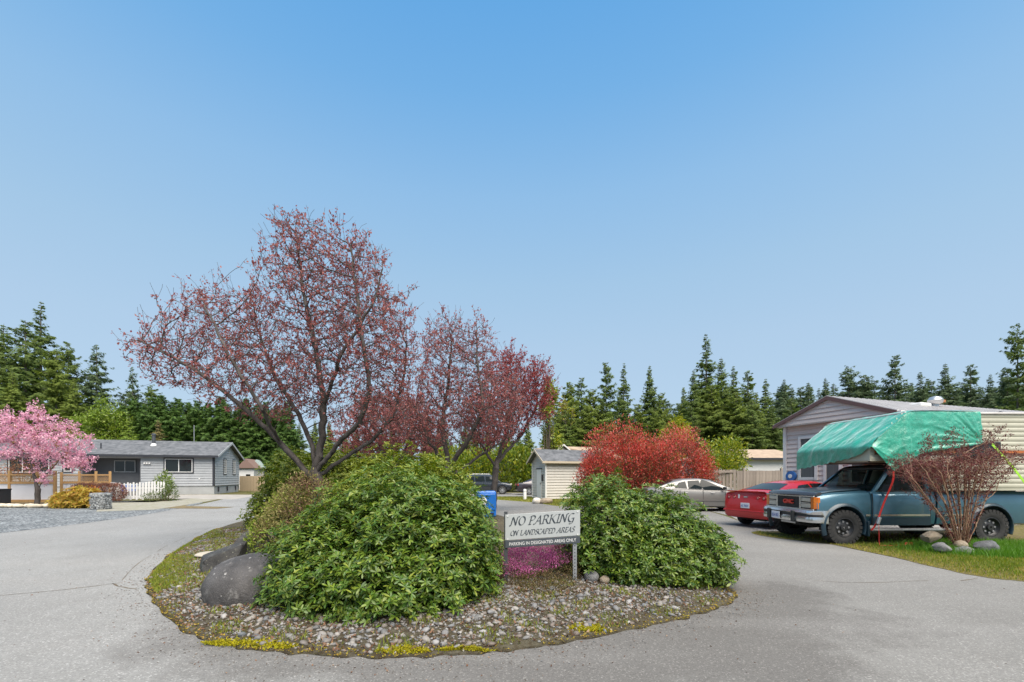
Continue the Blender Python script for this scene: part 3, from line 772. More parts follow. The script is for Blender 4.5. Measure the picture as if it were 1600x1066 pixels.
rosette_shrub('rhododendron', 'biggest domed green rhododendron at the front of the island, left of the no parking sign',
    [(-1.33, 5.45, .55, 1.20, 1.0, 1.08), (-2.17, 5.15, .36, .72, .72, .74), (-.84, 5.35, .5, .68, .85, .88), (-1.45, 4.90, .22, 1.0, .70, .66)], 6600, .080, M_rhodo, M_twig, 3, group='rhododendrons on the island', single=300, base=(-1.4, 5.4), xmax=-.13)
rosette_shrub('rhododendron', 'lower spreading green rhododendron right of the no parking sign, beside the road',
    [(1.42, 6.5, .6, .72, .8, .93), (2.12, 6.4, .52, .8, .72, .84), (2.66, 6.2, .36, .48, .55, .54), (1.95, 6.0, .35, .75, .5, .5)], 5200, .078, M_rhodo, M_twig, 4, group='rhododendrons on the island', single=300, base=(1.9, 6.4))
rosette_shrub('rhododendron', 'yellowish green rhododendron right behind the biggest one, beside the plum trunk',
    [(-2.15, 8.3, .7, 1.35, 1.0, 1.32), (-1.35, 8.5, .7, .8, .9, 1.12), (-3.0, 8.6, .5, .9, .8, .9)], 3400, .10, M_rhodo2, M_twig, 5, group='rhododendrons on the island', base=(-1.8, 8.4))
rosette_shrub('rhododendron', 'dark leafy rhododendron at the left edge of the island beside the left road',
    [(-6.0, 12.2, .9, 1.05, 1.0, 1.35), (-5.2, 12.6, 1.1, 1.1, 1.0, 1.25), (-6.5, 11.9, .5, .7, .7, .75)], 2600, .13, [M_rhodo2, M_rhodo][0], M_twig, 6, group='rhododendrons on the island', base=(-5.8, 12.2))

# mixed light shrub left of the biggest rhododendron: bright leaves, pale tips, brown twigs
M_lime = leafmat('lime_leaf', [(.13, .20, .02), (.20, .26, .03), (.26, .29, .06), (.10, .16, .02)], .5, .3, .3)
M_pale = leafmat('pale_tip_leaf', [(.20, .19, .07), (.28, .25, .10), (.16, .15, .05), (.24, .17, .08)], .6, .25, .2)
M_brown = leafmat('brown_twig_leaf', [(.13, .07, .045), (.19, .11, .07), (.10, .06, .04), (.16, .13, .06)], .8, .1, .2)
leafy_shrub('evergreen_shrub', 'lime green and brown twiggy shrub behind the largest boulder',
    [(-4.0, 7.8, .55, .62, .5, .68), (-3.75, 8.0, .98, .5, .45, .66), (-4.15, 7.55, .35, .5, .35, .48), (-3.4, 7.9, .7, .45, .45, .8), (-4.15, 8.2, .9, .4, .4, .5)], 17000, (.03, .062), .45, [M_lime, M_pale, M_brown], M_twig, 8, base=(-3.9, 7.8),
    split=lambda P, N, r: np.where(wobble(P*1.0, 2.2, 5)+r.normal(0, .35, len(P))-.9*(P[:, 0]+4.0) > -.05, 0, np.where(wobble(P, 2.4, 9)+(P[:, 2]-.6)*.9+r.normal(0, .3, len(P)) > .1, 1, 2)), stems=60, stem_r=.008)
M_heath = leafmat('heather_flower', [(.36, .07, .21), (.45, .13, .29), (.27, .05, .15), (.52, .22, .36)], .7, .25, .1)
M_heathg = leafmat('heather_leaf', [(.09, .085, .03), (.14, .11, .045), (.12, .07, .04), (.08, .10, .03)], .7, .15, .2)
leafy_shrub('heather', 'pink flowering heather under the no parking sign',
    [(.28, 6.2, .26, .42, .4, .38), (.62, 6.0, .2, .38, .38, .32), (.0, 6.05, .25, .3, .35, .36), (.72, 6.3, .35, .25, .3, .32), (.35, 5.72, .1, .58, .4, .22), (.0, 5.75, .15, .3, .3, .28), (.4, 5.4, .08, .5, .3, .16)], 26000, (.012, .028), .5, [M_heath, M_heathg], M_twig, 9, base=(.4, 6.1), depth=(0, .45), up=.9,
    split=lambda P, N, r: np.where((P[:, 2] > .25+.30*np.clip(P[:, 0]-.3, 0, 1)) & (wobble(P, 5, 3)+r.normal(0, .5, len(P))+.8*(P[:, 0] < .62)-.5*(P[:, 2] < .30) > -.35), 0, 1), stems=50, stem_r=.004)

# plum trees
M_plum = [leafmat('plum_leaf', [(.21, .048, .055), (.30, .09, .092), (.38, .17, .16), (.16, .036, .043)], .5, .38, .35), leafmat('plum_leaf_bronze', [(.26, .075, .065), (.37, .165, .14), (.31, .11, .108)], .5, .38, .3)]
def pl(Y, pts, spread=0):                       # limb through places seen at depth Y (dy per point)
    return [(wx(p[0], Y+p[2]), Y+p[2], wz(p[1], Y+p[2])) for p in pts]
def lb(Y, px, py, rx, ry, rd, w): k = Y/F; return (wx(px, Y), Y, wz(py, Y), rx*k, rd, ry*k, w)
Y1 = 9.5
tree('plum_tree', 'tallest red leaved plum tree behind the biggest rhododendron, its trunk forked low',
    [pl(Y1, [(503, 848, 0), (501, 800, 0), (497, 765, 0), (492, 738, 0)]), pl(Y1, [(497, 755, 0), (470, 728, -.1), (440, 695, -.2), (400, 655, -.4), (350, 612, -.5), (300, 575, -.5), (250, 548, -.5), (215, 532, -.4)]),
     pl(Y1, [(492, 738, 0), (489, 700, .1), (468, 650, .3), (430, 590, .6), (400, 510, .8), (392, 430, .8)]), pl(Y1, [(492, 738, 0), (502, 690, 0), (505, 620, -.1), (492, 540, 0), (472, 450, .1), (462, 350, .1)]),
     pl(Y1, [(494, 735, 0), (530, 692, -.2), (562, 662, -.4), (578, 610, -.6), (568, 540, -.8), (556, 450, -.7), (548, 385, -.6)]), pl(Y1, [(498, 745, 0), (535, 718, .2), (580, 690, .5), (615, 650, .6), (630, 590, .7), (636, 540, .7)]),
     pl(Y1, [(505, 640, -.1), (530, 560, -.5), (585, 470, -.6), (598, 420, -.5)]), pl(Y1, [(440, 695, -.2), (410, 640, -1.0), (360, 560, -1.2), (320, 480, -1.0)])],
    [lb(Y1, 295, 560, 85, 62, 1.1, .10), lb(Y1, 345, 510, 80, 58, 1.2, .11), lb(Y1, 420, 600, 110, 70, 1.5, .14), lb(Y1, 505, 480, 105, 125, 1.6, .28), lb(Y1, 560, 430, 50, 62, 1.2, .09),
     lb(Y1, 585, 560, 68, 105, 1.5, .14), lb(Y1, 466, 382, 34, 46, .8, .05), lb(Y1, 620, 540, 36, 85, 1.2, .07), lb(Y1, 520, 600, 110, 70, 1.6, .10), lb(Y1, 590, 650, 70, 35, 1.2, .05), lb(Y1, 235, 545, 35, 22, .6, .02)],
    7000, .11, M_plumbark, M_plum, 34000, (.030, .068), .62, 11, trunk_r=.155, group='purple plum trees on the island', di=1.2, dk=.13, spurs=2600, slen=.34, thick=.0028)
Y2 = 15.0
tree('plum_tree', 'second red leaved plum tree, upright, above the middle of the island',
    [pl(Y2, [(703, 815, 0), (702, 770, 0), (700, 725, 0)]), pl(Y2, [(700, 725, 0), (690, 670, 0), (700, 600, .3), (705, 540, .3), (700, 495, .2)]), pl(Y2, [(700, 735, 0), (730, 690, -.5), (755, 640, -.8), (745, 560, -.6), (745, 500, -.5)]),
     pl(Y2, [(700, 730, 0), (670, 690, .5), (650, 640, .8), (655, 590, .9)]), pl(Y2, [(702, 745, 0), (750, 712, .5), (800, 680, .8)])],
    [lb(Y2, 700, 560, 42, 68, 1.2, .25), lb(Y2, 690, 640, 62, 70, 1.8, .3), lb(Y2, 745, 560, 30, 55, 1.1, .12), lb(Y2, 765, 640, 66, 62, 1.7, .25), lb(Y2, 640, 665, 50, 42, 1.4, .12)],
    4800, .15, M_plumbark, M_plum, 23000, (.035, .08), .62, 12, trunk_r=.17, group='purple plum trees on the island', di=1.8, dk=.19, spurs=1800, slen=.42)
Y3 = 19.5
tree('plum_tree', 'third red leaved plum tree, lower and rounder, nearest the shed',
    [pl(Y3, [(770, 798, 0), (772, 760, 0), (775, 725, 0)]), pl(Y3, [(775, 725, 0), (790, 680, 0), (800, 620, .3), (798, 560, .3)]), pl(Y3, [(775, 725, 0), (815, 680, .5), (840, 630, .6), (835, 585, .5)]), pl(Y3, [(774, 730, 0), (750, 690, -.5), (745, 640, -.5)])],
    [lb(Y3, 800, 610, 55, 52, 1.8, .35), lb(Y3, 835, 630, 34, 46, 1.4, .2), lb(Y3, 770, 660, 60, 50, 1.8, .3), lb(Y3, 795, 565, 16, 28, .7, .08), lb(Y3, 840, 590, 20, 22, .8, .07)],
    3600, .18, M_plumbark, [M_plum[0], leafmat('plum_leaf_red', [(.26, .032, .042), (.33, .06, .06), (.19, .03, .03)], .5, .38, .3)], 24000, (.045, .10), .62, 13, trunk_r=.15, group='purple plum trees on the island', di=2.2, dk=.24, spurs=1600, slen=.5)
Y4 = 24.0
tree('plum_tree', 'far red leaved plum tree at the back of the island, seen through the tallest one',
    [pl(Y4, [(610, 788, 0), (612, 740, 0)]), pl(Y4, [(612, 740, 0), (590, 690, 0), (575, 640, 0)]), pl(Y4, [(612, 740, 0), (640, 690, 0), (650, 640, 0)]), pl(Y4, [(612, 740, 0), (615, 690, .5), (612, 640, .5)])],
    [lb(Y4, 610, 665, 70, 48, 2.2, .6), lb(Y4, 655, 680, 45, 40, 1.8, .25), lb(Y4, 560, 690, 40, 35, 1.6, .15)],
    3200, .22, M_plumbark, M_plum, 24000, (.06, .12), .62, 14, trunk_r=.16, group='purple plum trees on the island', di=2.6, dk=.3, spurs=1400, slen=.55)

# photinia
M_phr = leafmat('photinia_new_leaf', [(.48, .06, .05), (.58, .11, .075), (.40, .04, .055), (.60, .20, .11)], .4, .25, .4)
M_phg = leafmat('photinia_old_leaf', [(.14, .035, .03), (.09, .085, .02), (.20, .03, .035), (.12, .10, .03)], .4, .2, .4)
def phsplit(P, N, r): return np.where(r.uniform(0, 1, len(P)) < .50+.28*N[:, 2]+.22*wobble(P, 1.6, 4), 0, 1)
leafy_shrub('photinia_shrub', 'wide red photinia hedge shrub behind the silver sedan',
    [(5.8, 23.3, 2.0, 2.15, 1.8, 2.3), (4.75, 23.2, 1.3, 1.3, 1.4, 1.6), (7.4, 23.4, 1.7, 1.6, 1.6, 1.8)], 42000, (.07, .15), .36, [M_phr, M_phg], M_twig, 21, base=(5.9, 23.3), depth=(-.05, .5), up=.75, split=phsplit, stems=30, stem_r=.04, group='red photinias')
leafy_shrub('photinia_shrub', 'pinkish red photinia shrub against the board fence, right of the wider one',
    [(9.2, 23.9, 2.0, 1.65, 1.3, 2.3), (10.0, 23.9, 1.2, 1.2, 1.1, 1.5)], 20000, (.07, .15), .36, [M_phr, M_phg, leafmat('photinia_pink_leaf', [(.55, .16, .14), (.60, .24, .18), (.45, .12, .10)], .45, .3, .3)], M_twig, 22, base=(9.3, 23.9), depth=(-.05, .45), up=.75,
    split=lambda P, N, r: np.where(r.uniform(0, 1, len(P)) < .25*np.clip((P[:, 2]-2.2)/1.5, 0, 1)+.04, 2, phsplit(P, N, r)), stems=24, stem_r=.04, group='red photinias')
# yellow-green shrubs
M_yel = leafmat('golden_leaf', [(.24, .26, .02), (.33, .33, .03), (.17, .21, .02), (.38, .36, .06)], .5, .35, .3)
M_laur = leafmat('laurel_leaf', [(.09, .16, .02), (.15, .22, .025), (.20, .25, .03), (.06, .11, .018)], .38, .25, .45)
leafy_shrub('golden_shrub', 'golden green shrub rising behind the board fence', [(13.1, 27.5, 1.9, 1.5, 1.2, 1.3), (14.0, 28, 2.9, 1.2, 1.0, 1.3), (12.2, 27.2, 2.0, .7, .7, 2.0)], 8000, (.12, .24), .4, [M_yel, M_laur], M_twig, 23, base=(13.2, 27.5), depth=(0, .6), stems=26, stem_r=.03)
leafy_shrub('laurel_hedge', 'bright green laurel hedge behind the dark parked vehicles', [(-3.6, 44, 2.0, 2.6, 1.8, 2.4), (-.4, 44, 2.2, 2.4, 1.8, 2.6), (2.2, 43.5, 1.8, 1.6, 1.6, 2.2), (-6.5, 44, 2.2, 2.4, 1.8, 2.4), (1.0, 45, 3.2, 1.2, 1, 1.5)], 12000, (.25, .5), .38, [M_laur, M_laur, M_yel], M_twig, 24, cat='hedge', base=(-1.5, 44), depth=(0, .4), up=.6, stems=20, stem_r=.05)
leafy_shrub('dead_shrub', 'small dead brown shrub in front of the board fence', [(12.35, 22.3, .62, .38, .35, .55)], 500, (.04, .1), .3, [M_brown], mat('dead_twig', (.12, .06, .045), .9), 25, base=(12.35, 22.3), depth=(0, .9), stems=60, stem_r=.012)
leafy_shrub('fence_shrub', 'green shrub beside the right end of the board fence', [(16.6, 26.3, .8, .55, .5, 1.5)], 1200, (.08, .16), .4, [M_laur, M_yel], M_twig, 26, base=(16.6, 26.3), depth=(0, .6))

# barberry-like bush by the truck: bare stems below, dark red leaves above
M_red = leafmat('dark_red_leaf', [(.11, .028, .028), (.17, .045, .045), (.08, .022, .025), (.22, .08, .07)], .5, .25, .3)
Yb = 8.95
stems_ = []
for i in range(24):
    a = random.uniform(-1, 1); t = abs(a)
    top = (1492+a*random.uniform(55, 95), random.uniform(698, 760)+22*t, random.uniform(-.55, .55))
    stems_.append([(1502+a*10, 855, a*.05), (1500+a*random.uniform(24, 40), random.uniform(790, 815), top[2]*.5), top])
limbs = [pl(Yb, [(1502, 868, 0), (1502, 856, 0)])]+[pl(Yb, [(1502, 856, 0)]+[(q[0], q[1], q[2]) for q in s]) for s in stems_]
tree('barberry_bush', 'dark red twiggy bush with bare orange brown stems in front of the pickup', limbs,
    [lb(Yb, 1450, 736, 58, 24, .6, .26), lb(Yb, 1497, 732, 70, 30, .65, .34), lb(Yb, 1538, 724, 36, 38, .6, .16), lb(Yb, 1455, 696, 12, 22, .3, .03), lb(Yb, 1488, 690, 10, 20, .3, .03), lb(Yb, 1548, 682, 9, 20, .3, .03), lb(Yb, 1420, 722, 24, 14, .4, .05), lb(Yb, 1588, 716, 22, 8, .3, .03), lb(Yb, 1500, 765, 60, 14, .5, .04)],
    3600, .045, mat('orange_brown_bark', (.22, .115, .065), .85, c2=(.34, .23, .15), vscale=18, bmp=.4), [M_red], 19000, (.018, .044), .5, 31, trunk_r=.055, di=.7, dk=.06, thick=.0016, lmax=.005, spurs=800, slen=.15, cat='bush', trop=(0, 0, .1))

# pink cherry by the left fence
M_pink = [leafmat('cherry_blossom', [(.64, .32, .43), (.74, .47, .55), (.47, .16, .28), (.80, .62, .66)], .7, .3, .2)]
Yc = 24.0
ch_lobes = [lb(Yc, 25, 690, 34, 38, 1.3, .2), lb(Yc, 50, 672, 30, 28, 1.2, .14), lb(Yc, 75, 702, 44, 26, 1.3, .26), lb(Yc, 108, 690, 27, 28, 1.2, .2), lb(Yc, -12, 690, 26, 34, 1.2, .14), lb(Yc, 122, 722, 18, 20, .9, .08), lb(Yc, 60, 648, 14, 12, .5, .03), lb(Yc, 98, 662, 14, 12, .6, .03), lb(Yc, 5, 662, 16, 18, .7, .04)]
cherry, X, par, rd = tree('cherry_tree', 'pink blossoming cherry tree in front of the white panelled fence',
    [pl(Yc, [(58, 788, 0), (59, 772, 0), (60, 765, 0)]), pl(Yc, [(60, 765, 0), (54, 745, 0), (48, 722, .2), (30, 700, .3), (10, 685, .3)]), pl(Yc, [(60, 765, 0), (70, 745, 0), (85, 728, -.2), (105, 708, -.3)]), pl(Yc, [(54, 745, 0), (58, 715, -.3), (60, 680, -.3), (60, 655, -.3)]), pl(Yc, [(70, 745, 0), (95, 738, .3), (120, 728, .3)])],
    ch_lobes, 900, .2, M_plumbark, [leafmat('cherry_young_leaf', [(.28, .13, .05), (.22, .18, .05), (.33, .10, .05)], .5, .3, .3)], 1400, (.07, .12), .5, 32, trunk_r=.13, di=2, dk=.33, lmax=.02)
r_ = np.random.default_rng(5); cand = np.nonzero(rd < .03)[0]; cand = cand[cand > 0]; k = r_.choice(cand, 340); C = np.repeat(X[k]+r_.normal(0, .12, (340, 3)), 3, 0)+r_.normal(0, .13, (1020, 3))
P = np.repeat(C, 16, 0)+unit(r_.normal(size=(1020*16, 3)))*r_.uniform(.03, .13, (1020*16, 1)); N = unit(P-np.repeat(C, 16, 0))
V, T = leaf_cloud(P, N, (.05, .095), .9, r_, .8, .2, .4); props(link('blossom', npmesh('blossom', V-X[0], T), M_pink, cherry), kind='stuff')
# shrubs on the left
M_gold = leafmat('golden_red_leaf', [(.33, .27, .03), (.42, .33, .05), (.36, .15, .03), (.24, .24, .03)], .5, .3, .3)
M_rust = leafmat('rusty_red_leaf', [(.36, .07, .03), (.30, .10, .03), (.42, .16, .04)], .5, .3, .3)
rosette_shrub('pieris_shrub', 'yellow and rusty red shrub between the cherry tree and the stone gabion', [(-21.15, 21.2, .45, .75, .6, .62), (-21.8, 21.2, .3, .6, .5, .5), (-20.5, 21.2, .35, .45, .5, .6)], 750, .15, M_gold, M_twig, 33, base=(-21.2, 21.2))
leafy_shrub('rusty_shrub', 'rusty red new growth on top of the yellow shrub by the gabion', [(-20.7, 21.35, .75, .45, .35, .3)], 500, (.08, .14), .4, [M_rust, M_gold], M_twig, 34, base=(-20.7, 21.4), depth=(0, .6), stems=8)
leafy_shrub('fence_shrub', 'leafy green shrub poking above the right end of the picket fence', [(-22.3, 27.9, 1.0, .5, .5, .85)], 900, (.10, .18), .4, [M_laur], M_twig, 35, base=(-22.3, 27.9), depth=(0, .5))
leafy_shrub('fence_shrub', 'dark green bush at the right end of the picket fence', [(-21.4, 27.2, .5, .55, .5, .8), (-22.3, 27.0, .25, .7, .4, .4)], 1400, (.06, .12), .4, [leafmat('dark_bush_leaf', [(.05, .085, .02), (.09, .13, .03), (.12, .15, .04)], .5, .25, .3)], M_twig, 36, base=(-21.6, 27.2), depth=(0, .5))
leafy_shrub('clipped_hedge', 'low clipped reddish brown hedge between the lattice fence and the picket fence', [(x, 26.6, .55, .7, .45, .62) for x in (-26.3, -25.6, -24.9, -24.3)], 9000, (.05, .1), .4, [leafmat('brown_hedge_leaf', [(.20, .075, .055), (.26, .11, .08), (.15, .07, .05), (.22, .13, .08)], .7, .15, .2)], M_twig, 37, cat='hedge', base=(-25.3, 26.6), depth=(0, .3), lump=.05)
leafy_shrub('bronze_maple', 'small bronze leaved bush behind the lattice at the left edge', [(-31.2, 27.6, 1.9, 1.7, 1, .7)], 1500, (.06, .12), .35, [M_brown, M_rust], M_twig, 38, base=(-31.2, 27.6), depth=(0, .7), up=-.2, stems=16)

# conifers
M_fir = [leafmat('fir_needles', [(.075, .12, .032), (.115, .165, .042), (.155, .20, .052), (.085, .135, .044)], .7, .32, .15), leafmat('fir_needles_blue_hazed', [(.072, .115, .058), (.105, .15, .072), (.135, .18, .085)], .7, .32, .15),
         leafmat('pine_needles', [(.105, .15, .028), (.15, .20, .04), (.19, .235, .05), (.12, .165, .034)], .7, .32, .15)]
M_firbark = mat('fir_bark', (.10, .085, .07), .95, c2=(.17, .15, .13), vscale=3)
VAR = []
for s, kw in ((41, dict(Rm=5.2, z0=.08, power=1.1)), (42, dict(Rm=5.6, z0=.06, ragged=.55, power=1.05)), (43, dict(Rm=4.6, z0=.12, gap=.12, power=1.15, ragged=.45)), (44, dict(Rm=4.8, z0=.25, ragged=.3, gap=.25, dens=.8, droop=.32, power=.95)), (45, dict(Rm=5.2, z0=.05, dens=1.1, ragged=.4, power=1.0)), (46, dict(Rm=3.6, z0=.30, gap=.30, ragged=.6, power=.55, twl=.9)), (47, dict(Rm=5.2, z0=.10, gap=.18, ragged=.55, power=.62)), (48, dict(Rm=4.4, z0=.16, gap=.22, ragged=.6, power=.75, droop=.1))):
    VAR.append(conifer_mesh(s, **kw))
CED = [conifer_mesh(s, H=14., Rm=2.6, z0=.02, dens=1.3, ragged=.3, droop=-.35, power=.62, upsweep=.9, twl=1.15, spread=.5) for s in (51, 52, 53)]
M_cedar = leafmat('cedar_needles', [(.048, .105, .022), (.072, .135, .028), (.10, .165, .034), (.034, .075, .018)], .6, .3, .2)
for i, (c, t) in enumerate(VAR): c.materials.append(M_fir[(0, 2, 0, 1, 2, 0, 2, 0)[i]]); t.materials.append(M_firbark)
for c, t in CED: c.materials.append(M_cedar); t.materials.append(M_firbark)
HAZED = []  # bluer needle copies for the farthest firs, distance haze put into the colour
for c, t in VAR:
    d = c.copy(); d.materials.clear(); d.materials.append(M_fir[1]); HAZED.append((d, t))
def conifer(px, top, Y, v, wide=1.0, label='', group=None, name='fir_tree', meshes=None, H0=20., crown=None):
    X, H = wx(px, Y), wz(top, Y); c, t = (meshes or VAR)[v]
    root = empty(name, (X, Y, 0), random.uniform(0, 6.28), label, 'tree', group); s = H/H0
    for nm, me in (('crown', c), ('trunk', t)):
        o = bpy.data.objects.new(nm, me); COL.objects.link(o); o.parent = root; o.scale = (s*wide*(1 if nm == 'crown' else .8),)*2+(s,)
        if nm == 'crown': o['kind'] = 'stuff'
    return root
NEAR = [(-22, 520, 68, 1, 1.0, 'dark fir at the left edge of the photo'), (6, 503, 70, 0, 1.15, 'tall fir just left of the double trunked one'), (40, 498, 64, 7, 1.2, 'broad bushy fir with pale lower trunk, behind the cherry tree'),
    (64, 468, 84, 2, 1.1, 'tallest left hand fir with a narrow pointed tip'), (88, 545, 60, 6, 1.0, 'green fir sloping down right of the tallest left hand fir'), (106, 533, 82, 5, 1.0, 'thin ragged fir left of the open branched one'),
    (151, 536, 86, 3, 1.15, 'open fir with long level branches, standing against the sky'), (207, 571, 90, 3, .85, 'small open fir left of the plum crown'), (236, 600, 92, 5, 1.2, 'small dark fir above the cedar hedge'), (115, 590, 58, 1, 1.2, 'low dark fir behind the pale green trees'), (20, 580, 56, 4, 1.2, 'dark lower fir at the far left'),
    (889, 596, 58, 6, 1.1, 'leftmost fir of the middle clump, beside the golden tree'), (908, 588, 62, 7, 1.1, 'second fir of the middle clump'), (947, 564, 66, 7, 1.0, 'tall fir in the middle clump above the photinia'), (975, 565, 70, 2, 1.0, 'slender fir next to the tall one of the middle clump'), (926, 606, 56, 6, 1.2, 'front bushy fir of the middle clump'),
    (1015, 568, 68, 0, .95, 'single pointed fir between the middle and right clumps'), (1034, 612, 72, 6, 1.0, 'low fir right of the single pointed one'), (872, 640, 50, 6, 1.2, 'dark low fir behind the shed'),
    (1103, 519, 76, 2, 1.15, 'tallest fir of the right clump, with a narrow tip'), (1084, 575, 72, 0, 1.0, 'fir left of the tallest one of the right clump'), (1127, 556, 78, 0, 1.1, 'fir right of the tallest one of the right clump'), (1146, 570, 80, 2, 1.2, 'narrow fir in the right clump'), (1168, 578, 86, 7, 1.1, 'ragged topped fir of the right clump'),
    (1068, 604, 84, 1, 1.0, 'low fir at the left end of the right clump'), (1196, 590, 92, 2, 1.3, 'fir at the right end of the right clump'), (1225, 590, 100, 0, 1.0, 'fir just left of the pale house gable'), (1182, 612, 70, 1, 1.1, 'drooping fir above the tan roofed house'), (1140, 618, 64, 6, 1.2, 'bushy low fir behind the golden shrub'), (1108, 610, 66, 1, 1.0, 'bushy fir behind the photinia'),
    (1325, 570, 112, 5, 1.1, 'ragged fir above the peak of the pale house'), (1350, 584, 110, 6, 1.1, 'round topped fir right of the ragged one'), (1398, 553, 104, 7, 1.1, 'tall fir above the left part of the metal roof'), (1438, 580, 108, 1, 1.0, 'fir above the roof turbine'), (1477, 565, 110, 0, 1.1, 'pointed fir above the middle of the metal roof'), (1516, 568, 112, 7, 1.1, 'open topped fir above the right part of the metal roof'),
    (1547, 582, 108, 0, .9, 'lower fir left of the tall bare pine'), (1574, 574, 100, 6, 1.0, 'yellowish fir beside the tall bare pine'), (1612, 545, 104, 1, 1.0, 'fir at the right edge of the photo'), (1264, 600, 118, 2, 1.2, 'narrow fir left of the gable peak'), (1290, 588, 120, 0, 1.0, 'fir just behind the gable peak')]
for px, top, Y, v, w, lab in NEAR: conifer(px, top, Y, v, w, lab, 'firs behind the park', meshes=HAZED if (Y > 95 and v != 4) else VAR)
conifer(1590, 504, 62, 5, .75, 'tall slender pine with a bare trunk at the right edge', 'firs behind the park', name='pine_tree')
q = np.random.default_rng(9)
for i_, px in enumerate(range(1040, 1640, 11)):
    conifer(px+q.uniform(-4, 4), q.uniform(588, 610) if px > 1215 else q.uniform(618, 640), q.uniform(118, 150), int(q.choice([0, 1, 6, 7, 2])), q.uniform(1.1, 1.6), nth(i_)+' fir from the left in the far dark forest row on the right', 'far forest firs', meshes=HAZED)
for i_, (px, top, Y, w) in enumerate(((884, 640, 50, 1.5), (915, 632, 54, 1.5), (940, 622, 56, 1.5), (968, 618, 58, 1.5), (995, 630, 60, 1.5), (1022, 640, 62, 1.5), (1046, 645, 64, 1.5), (1080, 635, 64, 1.5), (1112, 600, 66, 1.5), (1150, 612, 62, 1.5), (1176, 625, 60, 1.5), (1206, 628, 66, 1.5), (1236, 622, 78, 1.5))):
    conifer(px, top, Y, int(q.choice([0, 6, 7])), w*.85, nth(i_)+' bushy fir from the left in the lower row behind the photinias', 'bushy firs behind the photinias')
for i_, px in enumerate(range(430, 900, 21)):
    conifer(px+q.uniform(-6, 6), q.uniform(655, 675), q.uniform(82, 95), int(q.choice([0, 1, 4])), q.uniform(1.1, 1.5), nth(i_)+' fir from the left in the row seen through the plum trees', 'firs seen through the plum trees')
for i_, px in enumerate(range(-30, 200, 24)):
    conifer(px+q.uniform(-6, 6), q.uniform(600, 640), q.uniform(90, 100), int(q.choice([0, 1, 4])), q.uniform(1.1, 1.5), nth(i_)+' fir from the left in the wood behind the pink cherry', 'firs filling the left wood')
for k, px in enumerate(range(192, 452, 15)):
    conifer(px+q.uniform(-4, 4), 618+abs(px-300)*.06+q.uniform(-5, 12), 56+q.uniform(-1.5, 1.5), k % 3, q.uniform(1.0, 1.3), nth(k)+' cedar from the left in the dark green row behind the grey house', 'cedar row behind the grey house', name='cedar_tree', meshes=CED, H0=14.)
# broadleaf trees
def broadleaf(name, label, px, top, Y, rx, mats, seed, n=5000, size=(.18, .36), z0=.12, group=None):
    H = wz(top, Y); X = wx(px, Y); r = np.random.default_rng(seed); L = []
    for k in range(13):
        z = H*r.uniform(z0+.1, .88); w = rx*(1-abs(z/H-.5)*1.1); L.append((X+r.normal(0, w*.38), Y+r.normal(0, w*.38), z, w*r.uniform(.4, .65), w*r.uniform(.4, .65), H*r.uniform(.08, .14)))
    root = leafy_shrub(name, label, L, n, size, .5, mats, M_twig, seed, 'tree', group, (X, Y), (0, .7), .5, .2, .8, stems=22, stem_r=.05, lump=.2)
    MB().tube([(0, 0, -.1), (.1, 0, H*.3), (0, .1, H*.8)], [.22, .16, .03], 7).build('trunk', M_bark, root, smooth=60); return root
M_spring = [leafmat('spring_leaf', [(.15, .23, .028), (.21, .30, .035), (.26, .33, .06), (.11, .18, .028)], .5, .35, .3), M_laur]
broadleaf('broadleaf_tree', 'pale green spring tree left of the cedar row', 150, 612, 53, 3.0, M_spring, 61)
broadleaf('broadleaf_tree', 'pale green spring tree against the cedar row', 182, 622, 54, 2.6, M_spring, 62)
broadleaf('broadleaf_tree', 'pale green low tree behind the cherry tree', 120, 640, 50, 2.4, M_spring, 63)
conifer(202, 650, 46, 0, 1.2, 'small pale green young conifer behind the left part of the grey house roof', 'young conifers behind the grey house', meshes=[(lambda d: (d.materials.clear(), d.materials.append(M_spring[0]), (d, VAR[0][1]))[2])(VAR[0][0].copy())])
conifer(247, 655, 46, 2, 1.5, 'small pale green young conifer beside the chimney', 'young conifers behind the grey house', meshes=[None, None, (lambda d: (d.materials.clear(), d.materials.append(M_pale), (d, VAR[0][1]))[2])(VAR[2][0].copy())])
broadleaf('broadleaf_tree', 'golden green upright tree right of the third plum tree', 857, 582, 42, 1.5, [M_yel, M_laur], 64, 4000)
broadleaf('broadleaf_tree', 'thin pale leaved tree between the golden tree and the firs', 881, 602, 52, 1.2, [M_pale, M_yel], 65, 1500)
broadleaf('broadleaf_tree', 'golden tree behind the photinias', 1062, 640, 40, 1.6, [M_yel], 66, 2500)
broadleaf('broadleaf_tree', 'budding pale orange tree at the far left edge', 5, 605, 40, 1.6, [M_pale, M_brown], 67, 900, (.1, .2))
# ------------------------------------------------------------------ buildings, fences, rocks, sign
M_bluegrey = mat('blue_grey_siding', (.31, .325, .34), .6, .1, 2, bmp=.1, bscale=30)
M_palegrey = mat('pale_grey_trim_lit_siding', (.38, .40, .415), .6, .08, 2)  # trims, and the grey house's end wall with its stronger light painted in
M_skirt = mat('pale_skirting', (.33, .34, .34), .7, .12, 1.5)
M_trim = mat('dark_trim', (.022, .024, .032), .5)
M_white = mat('white_paint', (.62, .62, .61), .5, .06, 3)
M_window = glassmat('window_glass', through=0)
M_shingle = mat('grey_shingle', (.135, .14, .15), .9, c2=(.055, .06, .066), vscale=1.6, bmp=.8, bscale=7, stretch=(1.6, 1, 3))
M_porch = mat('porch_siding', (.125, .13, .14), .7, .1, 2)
M_tan = mat('tan_roof', (.33, .25, .18), .9, .25, 2)
M_cream = mat('cream_siding', (.47, .45, .41), .6, .08, 2)
M_pinkish = mat('pinkish_siding', (.56, .495, .465), .55, .08, 1.5)
